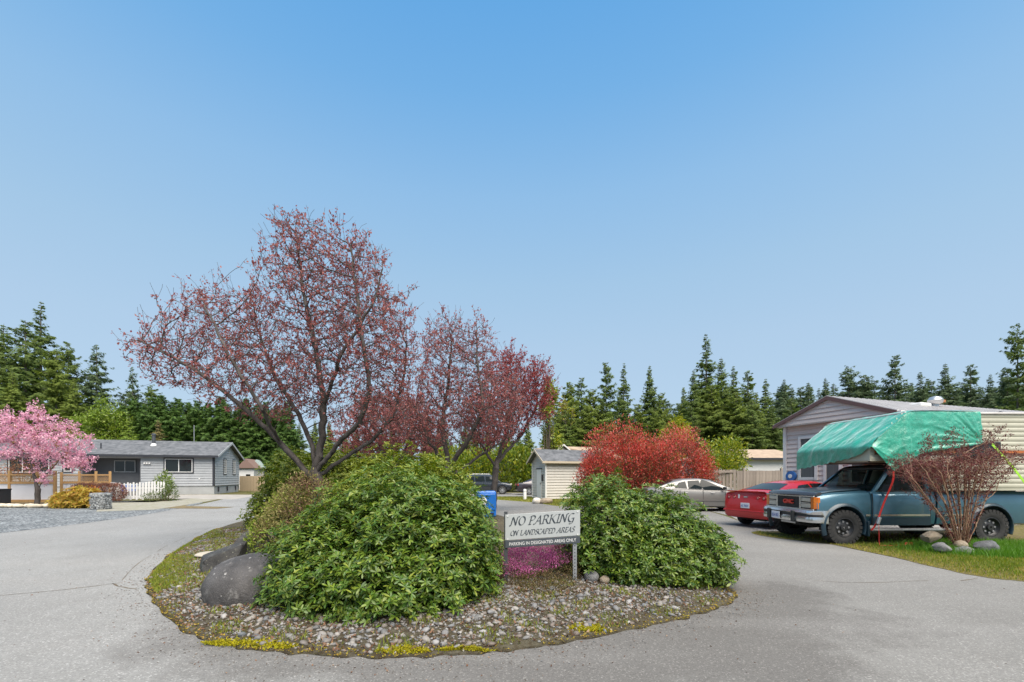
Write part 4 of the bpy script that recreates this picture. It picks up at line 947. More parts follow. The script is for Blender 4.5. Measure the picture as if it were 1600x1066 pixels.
M_maroon = mat('maroon_trim', (.13, .075, .07), .6)
M_metalroof = mat('metal_roof', (.52, .50, .49), .4, .12, 1.2, metal=.1)

def siding(mb, o, u, n, span, z0, z1, course, lip=.03):     # lapped boards: o + u*a, facing n
    o, u, n = Vector(o), Vector(u), Vector(n); k = max(1, round((z1-z0)/course)); h = (z1-z0)/k
    for i in range(k):
        zb, zt = z0+i*h, z0+(i+1)*h; a, b = span(zb); c, d = span(zt)
        if d-c < .02: c = d = (c+d)/2
        p = [o+u*a+n*lip, o+u*b+n*lip, o+u*d+n*.001, o+u*c+n*.001, o+u*a, o+u*b]
        for q, z in zip(p, (zb, zb, zt, zt, zb, zb)): q.z = z
        mb.add(p, [(0, 1, 2, 3), (4, 5, 1, 0)])
    return mb

def window(parent, c, u, n, w, h, nl=2, trim=M_trim, frame=M_white, tw=.09, vert=True, pane_m=None):
    c, u, n = Vector(c), Vector(u), Vector(n); up = Vector((0, 0, 1)); rz = math.atan2(u.y, u.x)
    def fr(W, H, t, d, m, nm, par):
        mb = MB()
        for sx in (-1, 1): mb.box(c+u*sx*(W-t)/2+n*d, (t, .05, H), rz)
        for sz in (-1, 1): mb.box(c+up*sz*(H-t)/2+n*d, (W-2*t, .05, t), rz)
        if nm == 'frame':
            for i in range(1, nl): mb.box(c+u*((i/nl-.5)*W)+n*d, (t, .04, H-2*t) if vert else (t, .04, H-2*t), rz)
        return mb.build(nm, m, par)
    win = fr(w+2*tw, h+2*tw, tw, .025, trim, 'window', parent)
    fr(w, h, .055, .035, frame, 'frame', win)
    pw = (w-.055*(nl+1))/nl
    for i in range(nl):
        MB().box(c+u*(-w/2+.055+pw/2+i*(pw+.055))+n*.022, (pw, .012, h-.11), rz).build('pane', pane_m or M_window, win)
    return win

X_, Y_, Z_ = Vector((1, 0, 0)), Vector((0, 1, 0)), Vector((0, 0, 1))
# --- grey house on the left
h = empty('house', (-26, 38, 0), math.atan2(.296, .955), 'long grey single storey house with dark window trim and a recessed porch', 'house')
mb = MB(); siding(mb, (0, 0, 0), X_, -Y_, lambda z: (-5.3, 0), .75, 3.32, .21, .045); siding(mb, (0, 0, 0), X_, -Y_, lambda z: (-21, -9.4), .75, 3.32, .21, .045)
mb.box((-7.35, .12, 3.2), (4.1, .2, .26)); mb.box((-2.65, 3.5, 2.0), (5.25, 6.9, 2.5)); mb.box((-15.2, 3.5, 2.0), (11.5, 6.9, 2.5)); mb.build('wall', M_bluegrey, h)
def gsp(z): t = max(0, min(1, (z-3.32)/1.28)); return (0+3.5*t, 7-3.5*t)
siding(MB(), (.03, 0, 0), Y_, X_, gsp, .75, 4.6, .21, .045).build('gable_wall', M_palegrey, h)
mb = MB(); siding(mb, (0, 1.6, 0), X_, -Y_, lambda z: (-9.4, -5.3), .3, 3.2, .17); mb.box((-5.36, .85, 1.75), (.1, 1.5, 2.9)); mb.box((-9.34, .85, 1.75), (.1, 1.5, 2.9)); mb.box((-7.35, .8, 3.28), (4.1, 1.7, .06)); mb.build('porch', M_porch, h)
MB().box((-10.5, 3.5, .37), (20.96, 6.94, .76)).build('skirting', M_skirt, h)
MB().box((-7.35, .8, .38), (4.1, 1.6, .06)).build('porch_floor', M_pave, h)
for y in (1.0, 3.4, 5.9): MB().box((.035, y, .42), (.05, .2, .42)).build('vent', M_trim, h)
rf = MB()
for s, y0, y1 in ((1, -.42, 3.5), (-1, 7.42, 3.5)):
    rf.prism([(-21.4, y0, 3.28), (.4, y0, 3.28), (.4, y1, 4.72), (-21.4, y1, 4.72)], (0, 0, .09))
roof = rf.build('roof', M_shingle, h)
mb = MB(); mb.box((-10.5, -.435, 3.27), (21.9, .03, .17)); mb.box((-10.5, 7.435, 3.27), (21.9, .03, .17)); mb.build('gutter', M_trim, h)
mb = MB()
for y0, y1 in ((-.42, 3.5), (7.42, 3.5)): mb.prism([(.405, y0, 3.16), (.405, y0, 3.36), (.405, y1, 4.80), (.405, y1, 4.60)], (.03, 0, 0))
mb.build('barge_board', M_palegrey, h)
MB().box((-.05, -.02, 2.03), (.14, .06, 2.6)).build('corner_trim', M_trim, h)
window(h, (-2.6, -.02, 2.48), X_, -Y_, 2.0, 1.15); window(h, (-7.1, 1.58, 2.42), X_, -Y_, 1.5, 1.0, frame=M_palegrey, trim=M_porch, tw=.04)
window(h, (-12.55, -.02, 2.48), X_, -Y_, 2.5, 1.25, 3); window(h, (-10.15, -.02, 2.45), X_, -Y_, .5, 1.0, 1)
window(h, (.035, 2.6, 2.45), Y_, X_, .75, 1.35, 2); window(h, (.035, 5.3, 2.45), Y_, X_, .75, 1.35, 2)
ch = MB().lathe([(.13, 0), (.13, .95), (.17, .96), (.17, 1.05), (.02, 1.12)], (-5.3, 2.2, 4.25), n=12).build('chimney_pipe', mat('dark_pipe', (.10, .105, .115), .4, metal=.5), roof, smooth=40)
MB().lathe([(.30, 0), (.14, .28)], (-5.3, 2.2, 4.2), n=12).build('pipe_flashing', M_white, roof, smooth=40)
MB().tube([(-8.5, 1.0, 3.9), (-8.5, 1.0, 4.35)], .05).build('vent_pipe', M_trim, roof)
MB().tube([(-2.6, 3.2, 4.5), (-2.6, 3.2, 6.3)], .03, 6).build('antenna', mat('galvanised', (.4, .41, .42), .4, metal=.6), roof)
m_ = MB(); m_.box((-4.85, -.03, 2.75), (.5, .06, .07))
for k in range(3): m_.lathe([(.09, 0), (.02, .12)], (-5.03+.18*k, -.1, 2.60), n=8)
m_.build('porch_lamp', M_white, h)
MB().box((-1.1, -.03, 1.35), (.1, .04, .1)).build('meter_box', M_white, h)
b_ = props(MB().box((0, 0, 0), (1.0, .55, .5)).build('storage_bin', mat('blue_plastic', (.02, .10, .38), .4), bevel=.05, loc=(-30.9, 35.1, .6)), 'blue storage bin in front of the porch', 'bin')
bl = MB().box((0, 0, .28), (1.06, .6, .08)).build('lid', mat('pale_blue_plastic', (.35, .45, .6), .4), b_, bevel=.02)
MB().box((0, 0, -.42), (.95, .5, .36)).build('stand', M_trim, b_)
# --- two far small houses right of the grey one
for px, w, wc, rc, lab in ((385, 1.6, M_white, mat('red_brown_roof', (.19, .125, .105), .9), 'tiny far white house with a red brown roof beside the grey house'), (401, 1.8, M_cream, mat('teal_roof', (.30, .38, .37), .7), 'tiny far pale house with a grey green roof, half behind the shrubs')):
    Y = 49.5+(px-383)*.2; f = empty('far_house', (wx(px, Y), Y, 0), .3, lab, 'house')
    MB().box((0, 3, 1.5), (2.4, 6, 3.0)).build('wall', wc, f); MB().prism([(-1.5, -.3, 3.0), (1.5, -.3, 3.0), (0, -.3, 4.3)], (0, 6.5, 0)).build('roof', rc, f); MB().box((.3, -.03, 1.7), (.7, .05, .9)).build('window', M_window, f); f.scale = (.62, 1, .84)
f = empty('far_fence', (wx(394, 46.5), 46.5, 0), 0, 'short tan board fence between the far houses and the shrub', 'fence')
for k in range(9): MB().box((-1.2+.3*k, 0, .8), (.28, .04, 1.6)).build('plank', mat('tan_fence', (.36, .28, .18), .8) if k == 0 else bpy.data.materials['tan_fence'], f)

# --- pale house on the right
g = empty('house', (12.1, 13.6, 0), math.atan2(.31, .95), 'pale pinkish house with lapped siding and a white metal roof, behind the pickup', 'house')
siding(MB(), (0, 0, 0), Y_, -X_, lambda z: (.18, 3.92), .55, 3.5, .17, .035).build('wall', M_pinkish, g)
mb = MB(); siding(mb, (0, .18, 0), X_, -Y_, lambda z: (0, 15), .55, 3.55, .16); mb.box((7.6, 2.05, 2.0), (14.9, 3.6, 2.9)); mb.box((7.55, 2.05, .3), (15.0, 3.7, .58)); mb.build('side_wall', M_pinkish, g)
def ped(z): t = max(0, min(1, (z-3.52)/.80)); return (-.02+2.07*t, 4.12-2.07*t)
pm_ = siding(MB(), (-.24, 0, 0), Y_, -X_, ped, 3.52, 4.32, .16); pm_.prism([(-.235, -.02, 3.5), (-.235, 4.12, 3.5), (-.235, 2.05, 4.3)], (.3, 0, 0)); pm_.build('gable', M_pinkish, g)
rf = MB()
for y0, s in ((-.12, 1), (4.22, -1)):
    rf.prism([(-.3, y0, 3.54), (15.3, y0, 3.54), (15.3, 2.05, 4.36), (-.3, 2.05, 4.36)], (0, 0, .035))
    for k in range(52):
        x = -.28+k*.3; rf.prism([(x-.025, y0, 3.575), (x+.025, y0, 3.575), (x+.025, 2.05, 4.395), (x-.025, 2.05, 4.395)], (0, 0, .022))
roof = rf.build('roof', M_metalroof, g)
mb = MB()
for y0 in (-.12, 4.22): mb.prism([(-.33, y0, 3.44), (-.33, y0, 3.57), (-.33, 2.05, 4.39), (-.33, 2.05, 4.26)], (.03, 0, 0))
mb.build('barge_board', M_maroon, g); MB().box((-.12, 2.05, 3.50), (.28, 4.2, .035)).build('soffit', M_cream, g); MB().box((7.5, -.17, 3.51), (15.6, .1, .11)).build('gutter', M_white, g)
MB().box((-.03, 3.9, 2.0), (.1, .12, 2.95)).build('corner_trim', M_white, g)
cur = mat('curtained_glass', (.10, .115, .12), .25, c2=(.06, .07, .075), vscale=2, stretch=(1, 14, .3))
for y, w, z0, z1 in ((2.95, .66, 1.45, 3.02), (2.02, .56, 1.3, 2.9), (.98, .9, 1.3, 2.9)): window(g, (-.02, y, (z0+z1)/2), Y_, -X_, w, z1-z0, 1, trim=M_white, tw=.05, pane_m=cur)
t_ = MB().lathe([(.10, 0), (.10, .14), (.20, .18), (.24, .30), (.16, .42), (.02, .46)], (4.6, 1.5, 4.12), n=14).build('roof_turbine', mat('turbine_metal', (.45, .46, .47), .3, metal=.7), roof, smooth=50)
MB().box((4.9, 1.5, 4.42), (.32, .16, .09), ry=.15).build('rusty_cowl', mat('rust', (.30, .13, .05), .8), t_)
MB().box((3.5, 1.4, 4.15), (.6, .45, .16)).build('skylight', M_white, roof, bevel=.05)
ho = MB().lathe([(.17, -.05), (.2, -.05), (.2, .05), (.17, .05)], (0, 0, 0), 'x', n=16).build('hose_reel', mat('blue_hose', (.03, .12, .35), .5), loc=(10.90, 16.99, 1.55), rot=(0, 0, .315), smooth=40)
MB().lathe([(.08, -.07), (.08, .07)], (0, 0, 0), 'x', n=12).build('hub', M_white, ho); props(ho, 'small blue hose reel on the corner of the pale house', 'hose reel')

# --- cream shed
s = empty('shed', (2.25, 28.9, 0), math.atan2(.336, .94), 'small cream garden shed with a grey shingle roof and white door', 'shed')
siding(MB(), (0, 0, 0), X_, -Y_, lambda z: (0, 3.7), .06, 2.62, .18, .04).build('wall', M_cream, s)
def sg(z): t = max(0, min(1, (z-2.62)/.72)); return (1.15*t, 2.3-1.15*t)
siding(MB(), (0, 0, 0), Y_, -X_, sg, .06, 3.34, .18, .04).build('gable_wall', M_cream, s)
MB().box((1.85, 1.15, 1.3), (3.66, 2.26, 2.6)).build('core', M_cream, s)
rf = MB()
for y0 in (-.28, 2.58): rf.prism([(-.35, y0, 2.50), (4.0, y0, 2.50), (4.0, 1.15, 3.36), (-.35, 1.15, 3.36)], (0, 0, .06))
rf.build('roof', M_shingle, s)
mb = MB()
for y0 in (-.30, 2.60): mb.prism([(-.38, y0, 2.40), (-.38, y0, 2.55), (-.38, 1.15, 3.42), (-.38, 1.15, 3.27)], (.03, 0, 0))
mb.box((1.8, -.30, 2.49), (4.3, .03, .14)); mb.build('fascia', mat('tan_trim', (.42, .36, .27), .6), s)
mb = MB(); mb.box((-.02, -.02, 1.3), (.1, .1, 2.45)); mb.box((-.03, 2.26, 1.3), (.08, .1, 2.45)); mb.build('corner_board', M_white, s)
d_ = MB().box((-.04, 1.02, 1.05), (.05, .74, 1.98)).build('door', M_white, s); MB().box((-.045, 1.02, 2.08), (.08, .9, .08)).build('lintel', M_trim, s)
MB().tube([(-.09, .72, 1.0), (-.09, .72, 1.12)], .02, 6).build('handle', M_trim, d_)
MB().box((-.08, .42, 1.45), (.1, .12, .42)).build('wall_lamp', M_trim, s, bevel=.02)
# --- tan roofed gable behind the shed, long white house behind the board fence
f = empty('far_house', (5.1, 44, 0), .35, 'pale house with a tan shingle roof peeking over the shed', 'house')
def fg(z): t = max(0, min(1, (z-3.4)/1.2)); return (-1.5+1.5*t, 1.5-1.5*t)
siding(MB(), (0, 0, 0), X_, -Y_, fg, .1, 4.6, .22).build('wall', M_cream, f)
mb = MB()
for sx in (-1, 1): mb.prism([(0, -.3, 4.72), (sx*2.0, -.3, 3.2), (sx*2.0, 7, 3.2), (0, 7, 4.72)], (0, 0, .08))
mb.prism([(0, 1, 4.6), (6, 1, 4.6), (6, -1.4, 3.4), (0.9, -1.4+2, 3.9)], (0, 0, .07)); mb.build('roof', M_tan, f)
mb = MB(); mb.prism([(0, -.33, 4.82), (-2.05, -.33, 3.26), (-2.05, -.33, 3.12), (0, -.33, 4.66)], (0, .03, 0)); mb.prism([(0, -.33, 4.82), (2.05, -.33, 3.26), (2.05, -.33, 3.12), (0, -.33, 4.66)], (0, .03, 0)); mb.build('barge_board', M_white, f)
f = empty('far_house', (18.2, 34.5, 0), .05, 'long low white house with a tan hipped roof behind the board fence', 'house')
MB().box((1.5, 2.5, 1.5), (8.6, 5, 3.0)).build('wall', M_white, f)
mb = MB(); a = [(-3.2, -.4, 2.95), (6.2, -.4, 2.95), (6.2, 5.4, 2.95), (-3.2, 5.4, 2.95), (-1.0, 2.5, 3.85), (4.4, 2.5, 3.85)]; mb.add(a, [(0, 1, 5, 4), (1, 2, 5), (2, 3, 4, 5), (3, 0, 4), (3, 2, 1, 0)]); mb.build('roof', M_tan, f)
MB().box((1.5, -.42, 2.93), (9.5, .06, .16)).build('gutter', M_trim, f)

# --- board fence behind the cars
M_board = mat('weathered_board', (.30, .255, .215), .85, c2=(.22, .185, .155), vscale=3, stretch=(14, 14, 1), piece=.16)
f = empty('board_fence', (11.0, 24.3, 0), 0, 'weathered grey brown board fence behind the parked cars', 'fence')
pk = MB().box((0, 0, 0), (.172, .022, 1.5)).mesh('plank'); pk.materials.append(M_board)
xs = np.arange(0, 5.0, .18)
for i, x in enumerate(xs):
    o = bpy.data.objects.new('plank', pk); COL.objects.link(o); o.parent = f; o.location = (x, -.02-.0005*i*0+random.uniform(-.004, .004)+.35*(x < 1.6)*(1.6-x)/1.6, 1.12+.05*(x < 1.6)+random.uniform(-.008, .008)); o.rotation_euler = (0, random.uniform(-.006, .006), 0)
pk2 = MB().box((0, 0, 0), (.172, .022, .32)).mesh('plank'); pk2.materials.append(M_board)
for x in xs:
    o = bpy.data.objects.new('plank', pk2); COL.objects.link(o); o.parent = f; o.location = (x, -.01, .19)
for z in (.42, 1.80): MB().box((2.45, .03, z), (5.1, .05, .09)).build('rail', M_board, f)
for x in (1.95, 4.05, 5.0): MB().box((x, .0, 1.0), (.12, .12, 2.02)).build('post', M_board, f, bevel=.01)

# --- lattice fence with white panels, low things at the left
M_cedarwood = mat('new_cedar', (.42, .26, .11), .75, c2=(.33, .19, .075), vscale=4, stretch=(10, 10, 1))
M_panel = mat('white_panel', (.62, .63, .66), .4, .05, 2)
def lattice_fence(label, px0, px1, Y0, Y1, panel_to=1.0, posts=(0, 1)):
    a, b = Vector((wx(px0, Y0), Y0, 0)), Vector((wx(px1, Y1), Y1, 0)); L = (b-a).length; f = empty('lattice_fence', a, math.atan2(b.y-a.y, b.x-a.x), label, 'fence', 'lattice topped fences by the cherry tree')
    for t in posts: MB().box((L*t, 0, .90), (.13, .13, 1.80 if t == 0 else 1.95)).build('post', M_cedarwood, f, bevel=.01)
    for z, hh in ((.09, .16), (1.17, .13), (1.64, .08)): MB().box((L/2, -.02, z), (L, .06, hh)).build('rail', M_cedarwood, f)
    Lp = L*panel_to; mb = MB(); n = int(Lp/.055)
    for i in range(n): x = Lp*i/n; mb.prism([(x, .0, .17), (x+Lp/n*.3, -.018, .17), (x+Lp/n*.7, -.018, .17), (x+Lp/n, 0, .17)], (0, 0, .93))
    mb.build('panel', M_panel, f)
    mb = MB(); k = int(L/.11)
    for i in range(-4, k):
        for sg in (1, -1):
            x0 = i*.11; x1 = x0+.40; p0, p1 = max(0, x0), min(L, x1)
            if p1-p0 < .05: continue
            z = lambda x: (1.24+(x-x0)) if sg == 1 else (1.64-(x-x0))
            dy = .012*sg; mb.prism([(p0, dy, z(p0)-.016), (p1, dy, z(p1)-.016), (p1, dy, z(p1)+.016), (p0, dy, z(p0)+.016)], (0, .009, 0))
    mb.build('lattice', M_cedarwood, f)
    return f
lattice_fence('cedar framed white panel fence with lattice top, left of the cherry trunk', -25, 86, 25.6, 26.0, 1.0, (0, .36, .74, 1))
lattice_fence('cedar lattice fence with a short white panel, right of the cherry trunk', 96, 172, 26.6, 28.0, .36, (0, .36, .7, 1))
f = empty('picket_fence', (wx(172, 27.2), 27.2, 0), .05, 'low white picket fence with a few leaning pickets', 'fence')
pk = MB().prism([(-.055, 0, 0), (.055, 0, 0), (.055, 0, .98), (.03, 0, 1.05), (-.03, 0, 1.05), (-.055, 0, .98)], (0, .02, 0)).mesh('picket'); pk.materials.append(mat('picket_white', (.70, .70, .68), .6, .1, 4, piece=.05))
for i in range(18):
    o = bpy.data.objects.new('picket', pk); COL.objects.link(o); o.parent = f; o.location = (.12+i*.184, 0, .06+(.05 if i % 2 else 0)+.0035*i); o.rotation_euler = (0, random.uniform(-.02, .02)+(-.12 if i == 3 else 0), 0)
    if i >= 12: o.location.z += random.uniform(0, .1)
for z in (.30, .82): MB().box((1.6, .045, z), (3.3, .05, .07)).build('rail', M_white, f)
MB().box((.12, .03, .58), (.16, .12, 1.2)).build('gate_post', M_white, f, bevel=.01)

def rock(name, label, loc, dim, m, seed, sub=3, jag=.14, cat='rock', group=None, rz=0., plane=.0):
    r = np.random.default_rng(seed); V, T = ICO[sub]; D = V.copy(); f = 1+jag*wobble(D, 1.6, seed)+jag*.35*wobble(D, 5, seed+1)+jag*.12*wobble(D, 14, seed+2)
    if plane:                                   # broken faces
        for k in range(12): n = unit(r.normal(size=3)); f = np.minimum(f, (1-plane*r.uniform(.5, 1.2))/np.maximum(D@n, .05))
    V = D*f[:, None]*np.array(dim); o = link(name, npmesh(name, V, T), m, None, loc, (0, 0, rz), smooth=180 if not plane else 35); return props(o, label, cat, group)
def boulder_mat(name, a, b_, spot, sc=1.0):
    m, nt, b = newmat(name)
    c = mixcol(nt, ramp(nt, noise(nt, 3*sc, 6, .65), [(.35, 0.0), (.65, 1.0)]), a, b_)
    tc = nt.nodes.new('ShaderNodeTexCoord'); vo = nt.nodes.new('ShaderNodeTexVoronoi'); vo.inputs['Scale'].default_value = 11*sc; vo.inputs['Randomness'].default_value = 1; nt.links.new(tc.outputs['Object'], vo.inputs['Vector'])
    dm = nt.nodes.new('ShaderNodeMath'); dm.operation = 'MULTIPLY_ADD'; dm.inputs[1].default_value = .5; nt.links.new(noise(nt, 22*sc, 4, .7), dm.inputs[0]); nt.links.new(vo.outputs['Distance'], dm.inputs[2])
    c = mixcol(nt, ramp(nt, dm.outputs[0], [(.30, .9), (.42, 0.0)]), c, spot)
    c = mixcol(nt, ramp(nt, noise(nt, 7*sc, 6, .75), [(.56, 0.0), (.74, .55)]), c, spot)
    nt.links.new(c, b.inputs['Base Color']); b.inputs['Roughness'].default_value = .58; bump(nt, b, noise(nt, 30*sc, 6, .8), .9, .03); return m
M_boulder = boulder_mat('lichened_boulder', (.045, .042, .041), (.10, .094, .092), (.40, .39, .37))
M_darkrock = boulder_mat('dark_rock', (.024, .024, .024), (.06, .058, .055), (.28, .28, .22), 1.6)
M_tanrock = boulder_mat('tan_rock', (.26, .20, .14), (.36, .30, .22), (.42, .38, .32), 2)
M_greyrock = boulder_mat('grey_rock', (.13, .13, .135), (.22, .22, .22), (.34, .34, .32), 2)
rock('boulder', 'largest dark lichen spotted boulder beside the biggest rhododendron', (-3.13, 5.35, .15), (.62, .50, .44), M_boulder, 71, 4, .07)
rock('boulder', 'dark angular boulder behind the largest one, at the left edge of the bed', (-4.52, 6.85, .22), (.42, .40, .42), M_darkrock, 76, 4, .12, plane=.5, rz=.4)
rock('boulder', 'black pointed boulder just behind the angular one', (-4.66, 7.75, .24), (.42, .35, .40), M_darkrock, 73, 4, .12, plane=.5, rz=1.)
rock('flat_stone', 'flat pale stepping stone lying left of the angular boulder', (-5.35, 7.75, .15), (.27, .22, .05), mat('pale_flagstone', (.36, .33, .27), .9, .2, 4), 74, 3, .08, cat='stone')
rock('rock', 'round grey rock at the foot of the sign post', (1.06, 5.82, .19), (.10, .09, .09), M_greyrock, 75, 3, .08)
rock('rock', 'small tan rock right of the sign post', (1.23, 5.76, .165), (.07, .06, .055), M_tanrock, 78, 3, .08)
rock('rock', 'white rock beside the white marker post', (1.38, 24.7, .14), (.26, .22, .2), mat('white_rock', (.55, .52, .46), .9, .2, 5), 79, 3, .12, group='rocks by the shed')
rock('rock', 'brown rock in front of the shed door', (1.95, 24.6, .14), (.38, .25, .2), M_tanrock, 80, 3, .12, group='rocks by the shed')
rock('rock', 'tan rock set highest, left of the red barberry stems', (8.62, 8.95, .30), (.22, .18, .15), M_tanrock, 81, 3, .12, plane=.45, group='rocks round the barberry bush')
rock('rock', 'small grey rock below the tan one', (8.52, 8.62, .12), (.17, .14, .11), M_greyrock, 82, 3, .12, plane=.3, group='rocks round the barberry bush')
rock('rock', 'long low dark grey rock in the middle of the row at the barberry bush', (8.90, 8.55, .08), (.26, .16, .10), M_greyrock, 83, 3, .12, plane=.45, group='rocks round the barberry bush')
rock('rock', 'largest dark grey rock in front of the barberry bush', (9.42, 8.6, .14), (.34, .24, .17), boulder_mat('slate_rock', (.085, .09, .10), (.14, .145, .15), (.25, .25, .25), 2), 84, 3, .12, plane=.45, group='rocks round the barberry bush')
rock('rock', 'pinkish pale rock between the two dark grey rocks', (9.12, 8.85, .14), (.13, .11, .10), M_tanrock, 85, 3, .12, group='rocks round the barberry bush')
mr = [ICO[2][0]*(1+.14*wobble(ICO[2][0], 2, 90+k))[:, None]*np.array([.30, .2, .16]) for k in range(4)]; mr = [npmesh('border_rock', v, ICO[2][1]) for v in mr]
M_border = mat('cream_border_rock', (.50, .44, .34), .9, .3, 3, piece=.2)
for m_ in mr: m_.materials.append(M_border)
for i in range(30):
    px = -14+i*5.4; Y = 21.6-.3*math.sin(i*.12); o = bpy.data.objects.new('border_rock', mr[i % 4]); COL.objects.link(o); o.location = (wx(px, Y), Y+random.uniform(-.12, .12), .1); o.rotation_euler = (0, 0, random.uniform(0, 3)); s_ = random.uniform(.5, .8); o.scale = (s_, s_, s_)
    props(o, nth(i)+' cream rock from the left in the border row under the cherry tree', 'rock', 'cream rocks edging the cherry bed')
gb = empty('gabion', (wx(158, 20.3), 20.3, 0), .12, 'square wire gabion filled with pale stones, left of the picket fence', 'gabion')
P = np.concatenate([np.column_stack([rng.uniform(-.46, .46, 260), np.full(260, -.36)+rng.uniform(-.03, .03, 260), rng.uniform(.05, .78, 260)]), np.column_stack([np.full(150, .44)+rng.uniform(-.03, .03, 150), rng.uniform(-.36, .36, 150), rng.uniform(.05, .78, 150)]), np.column_stack([rng.uniform(-.46, .46, 200), rng.uniform(-.36, .36, 200), np.full(200, .76)])])
V, T = stones(P, rng.uniform(.04, .085, len(P)), 1, flat=(.7, 1)); props(link('stone_fill', npmesh('stone_fill', V, T), mat('gabion_stone', (.22, .23, .23), .9, piece=.6), gb), kind='stuff')
MB().box((0, 0, .39), (.84, .66, .72)).build('core', M_darkrock, gb)
mb = MB()
for k in range(9): x = -.5+k*.125; mb.tube([(x, -.41, 0), (x, -.41, .84), (x, .41, .84)], .006, 4)
for k in range(7): z = .04+k*.13; mb.tube([(-.5, -.41, z), (.5, -.41, z), (.5, .41, z)], .006, 4)
mb.build('wire_cage', bpy.data.materials['galvanised'], gb); gb.scale = (.62, .62, .92)
bx = props(MB().box((0, 0, .42), (.75, .6, .84)).build('planter_box', mat('black_plastic', (.025, .027, .03), .6), bevel=.03, loc=(-28.9, 24.5, 0)), 'black planter box at the left edge of the photo', 'planter'); MB().box((0, 0, .82), (.8, .65, .06)).build('rim', bpy.data.materials['black_plastic'], bx, bevel=.02)
wp = props(MB().lathe([(.11, 0), (.11, .66), (.09, .70), (.02, .715)], n=14).build('marker_post', M_white, loc=(.86, 29.0, 0), smooth=40), 'short white marker post in the grass left of the shed', 'post'); MB().lathe([(.115, .52), (.115, .56)], n=14).build('band', M_palegrey, wp)
# cedar soil bed under the cherry
sheet('flower_bed', [(-32, 22.4), (-19, 21.0), (-14.0, 20.7), (-13.9, 21.8), (-17, 22.6), (-19, 26.2), (-32, 25.6)], .012, ground_mat('cherry_bed_soil', (.10, .075, .05), (.16, .12, .08), (.2, .17, .08), 1, 6))
sheet('grass_strip', [G(150, 800), G(240, 797), G(300, 788), G(340, 781), G(300, 779), G(240, 785), G(160, 786)], .0125, ground_mat('dry_strip', (.24, .23, .19), (.20, .195, .12), (.30, .29, .26), 1, 5))

# --- the no parking sign
sg = empty('sign', (.405, 5.75, .087), 0.03, 'white and dark NO PARKING sign on two metal posts among the shrubs', 'sign')
tilt = R(3.6); sgw, sgt, sgb = 1.045, 1.085, .745
def sgp(x, z): return (x-sgw*0, z+x*math.tan(tilt))
def plate(x0, x1, z0, z1, y, t, m, nm, par): return MB().prism([(x, y, z+x*math.tan(tilt)) for x, z in ((x0, z0), (x1, z0), (x1, z1), (x0, z1))], (0, t, 0)).build(nm, m, par, bevel=.003)
M_signwhite = mat('sign_white', (.38, .40, .40), .35, .06, 3)
M_signdark = mat('sign_charcoal', (.055, .065, .075), .4)
zc = 1.53+(745-822)/F*6.1
pw = plate(-.525, .525, zc-.165, zc+.193, -.012, .012, M_signwhite, 'sign_panel', sg); pd = plate(-.525, .525, zc-.272, zc-.170, -.015, .014, M_signdark, 'sign_board', sg)
M_signpost = mat('galvanised_post', (.34, .355, .37), .45, .15, 8, metal=.55)
po = MB().box((.455, .022, .42), (.055, .03, .98)).build('post', M_signpost, sg)
ho_ = MB()
for k in range(16): ho_.lathe([(.008, 0), (.008, .003)], (.455, .004, .08+k*.048), 'y', n=8)
ho_.build('bolt_hole', M_trim, po); MB().box((-.515, .022, .48), (.05, .03, 1.12)).build('post', mat('dark_post', (.05, .055, .06), .5), sg)
bo = MB()
for x, z in ((-.49, .17), (.49, .17), (-.49, -.15), (.49, -.15)): bo.lathe([(.010, 0), (.010, .006), (.002, .008)], (x, -.02, zc+z+x*math.tan(tilt)), 'y', n=8)
bo.build('bolt', M_white, sg)
def arc(cx, cy, rx, ry, a0, a1, n=12): return [(cx+rx*math.cos(R(a0+(a1-a0)*i/n)), cy+ry*math.sin(R(a0+(a1-a0)*i/n))) for i in range(n+1)]
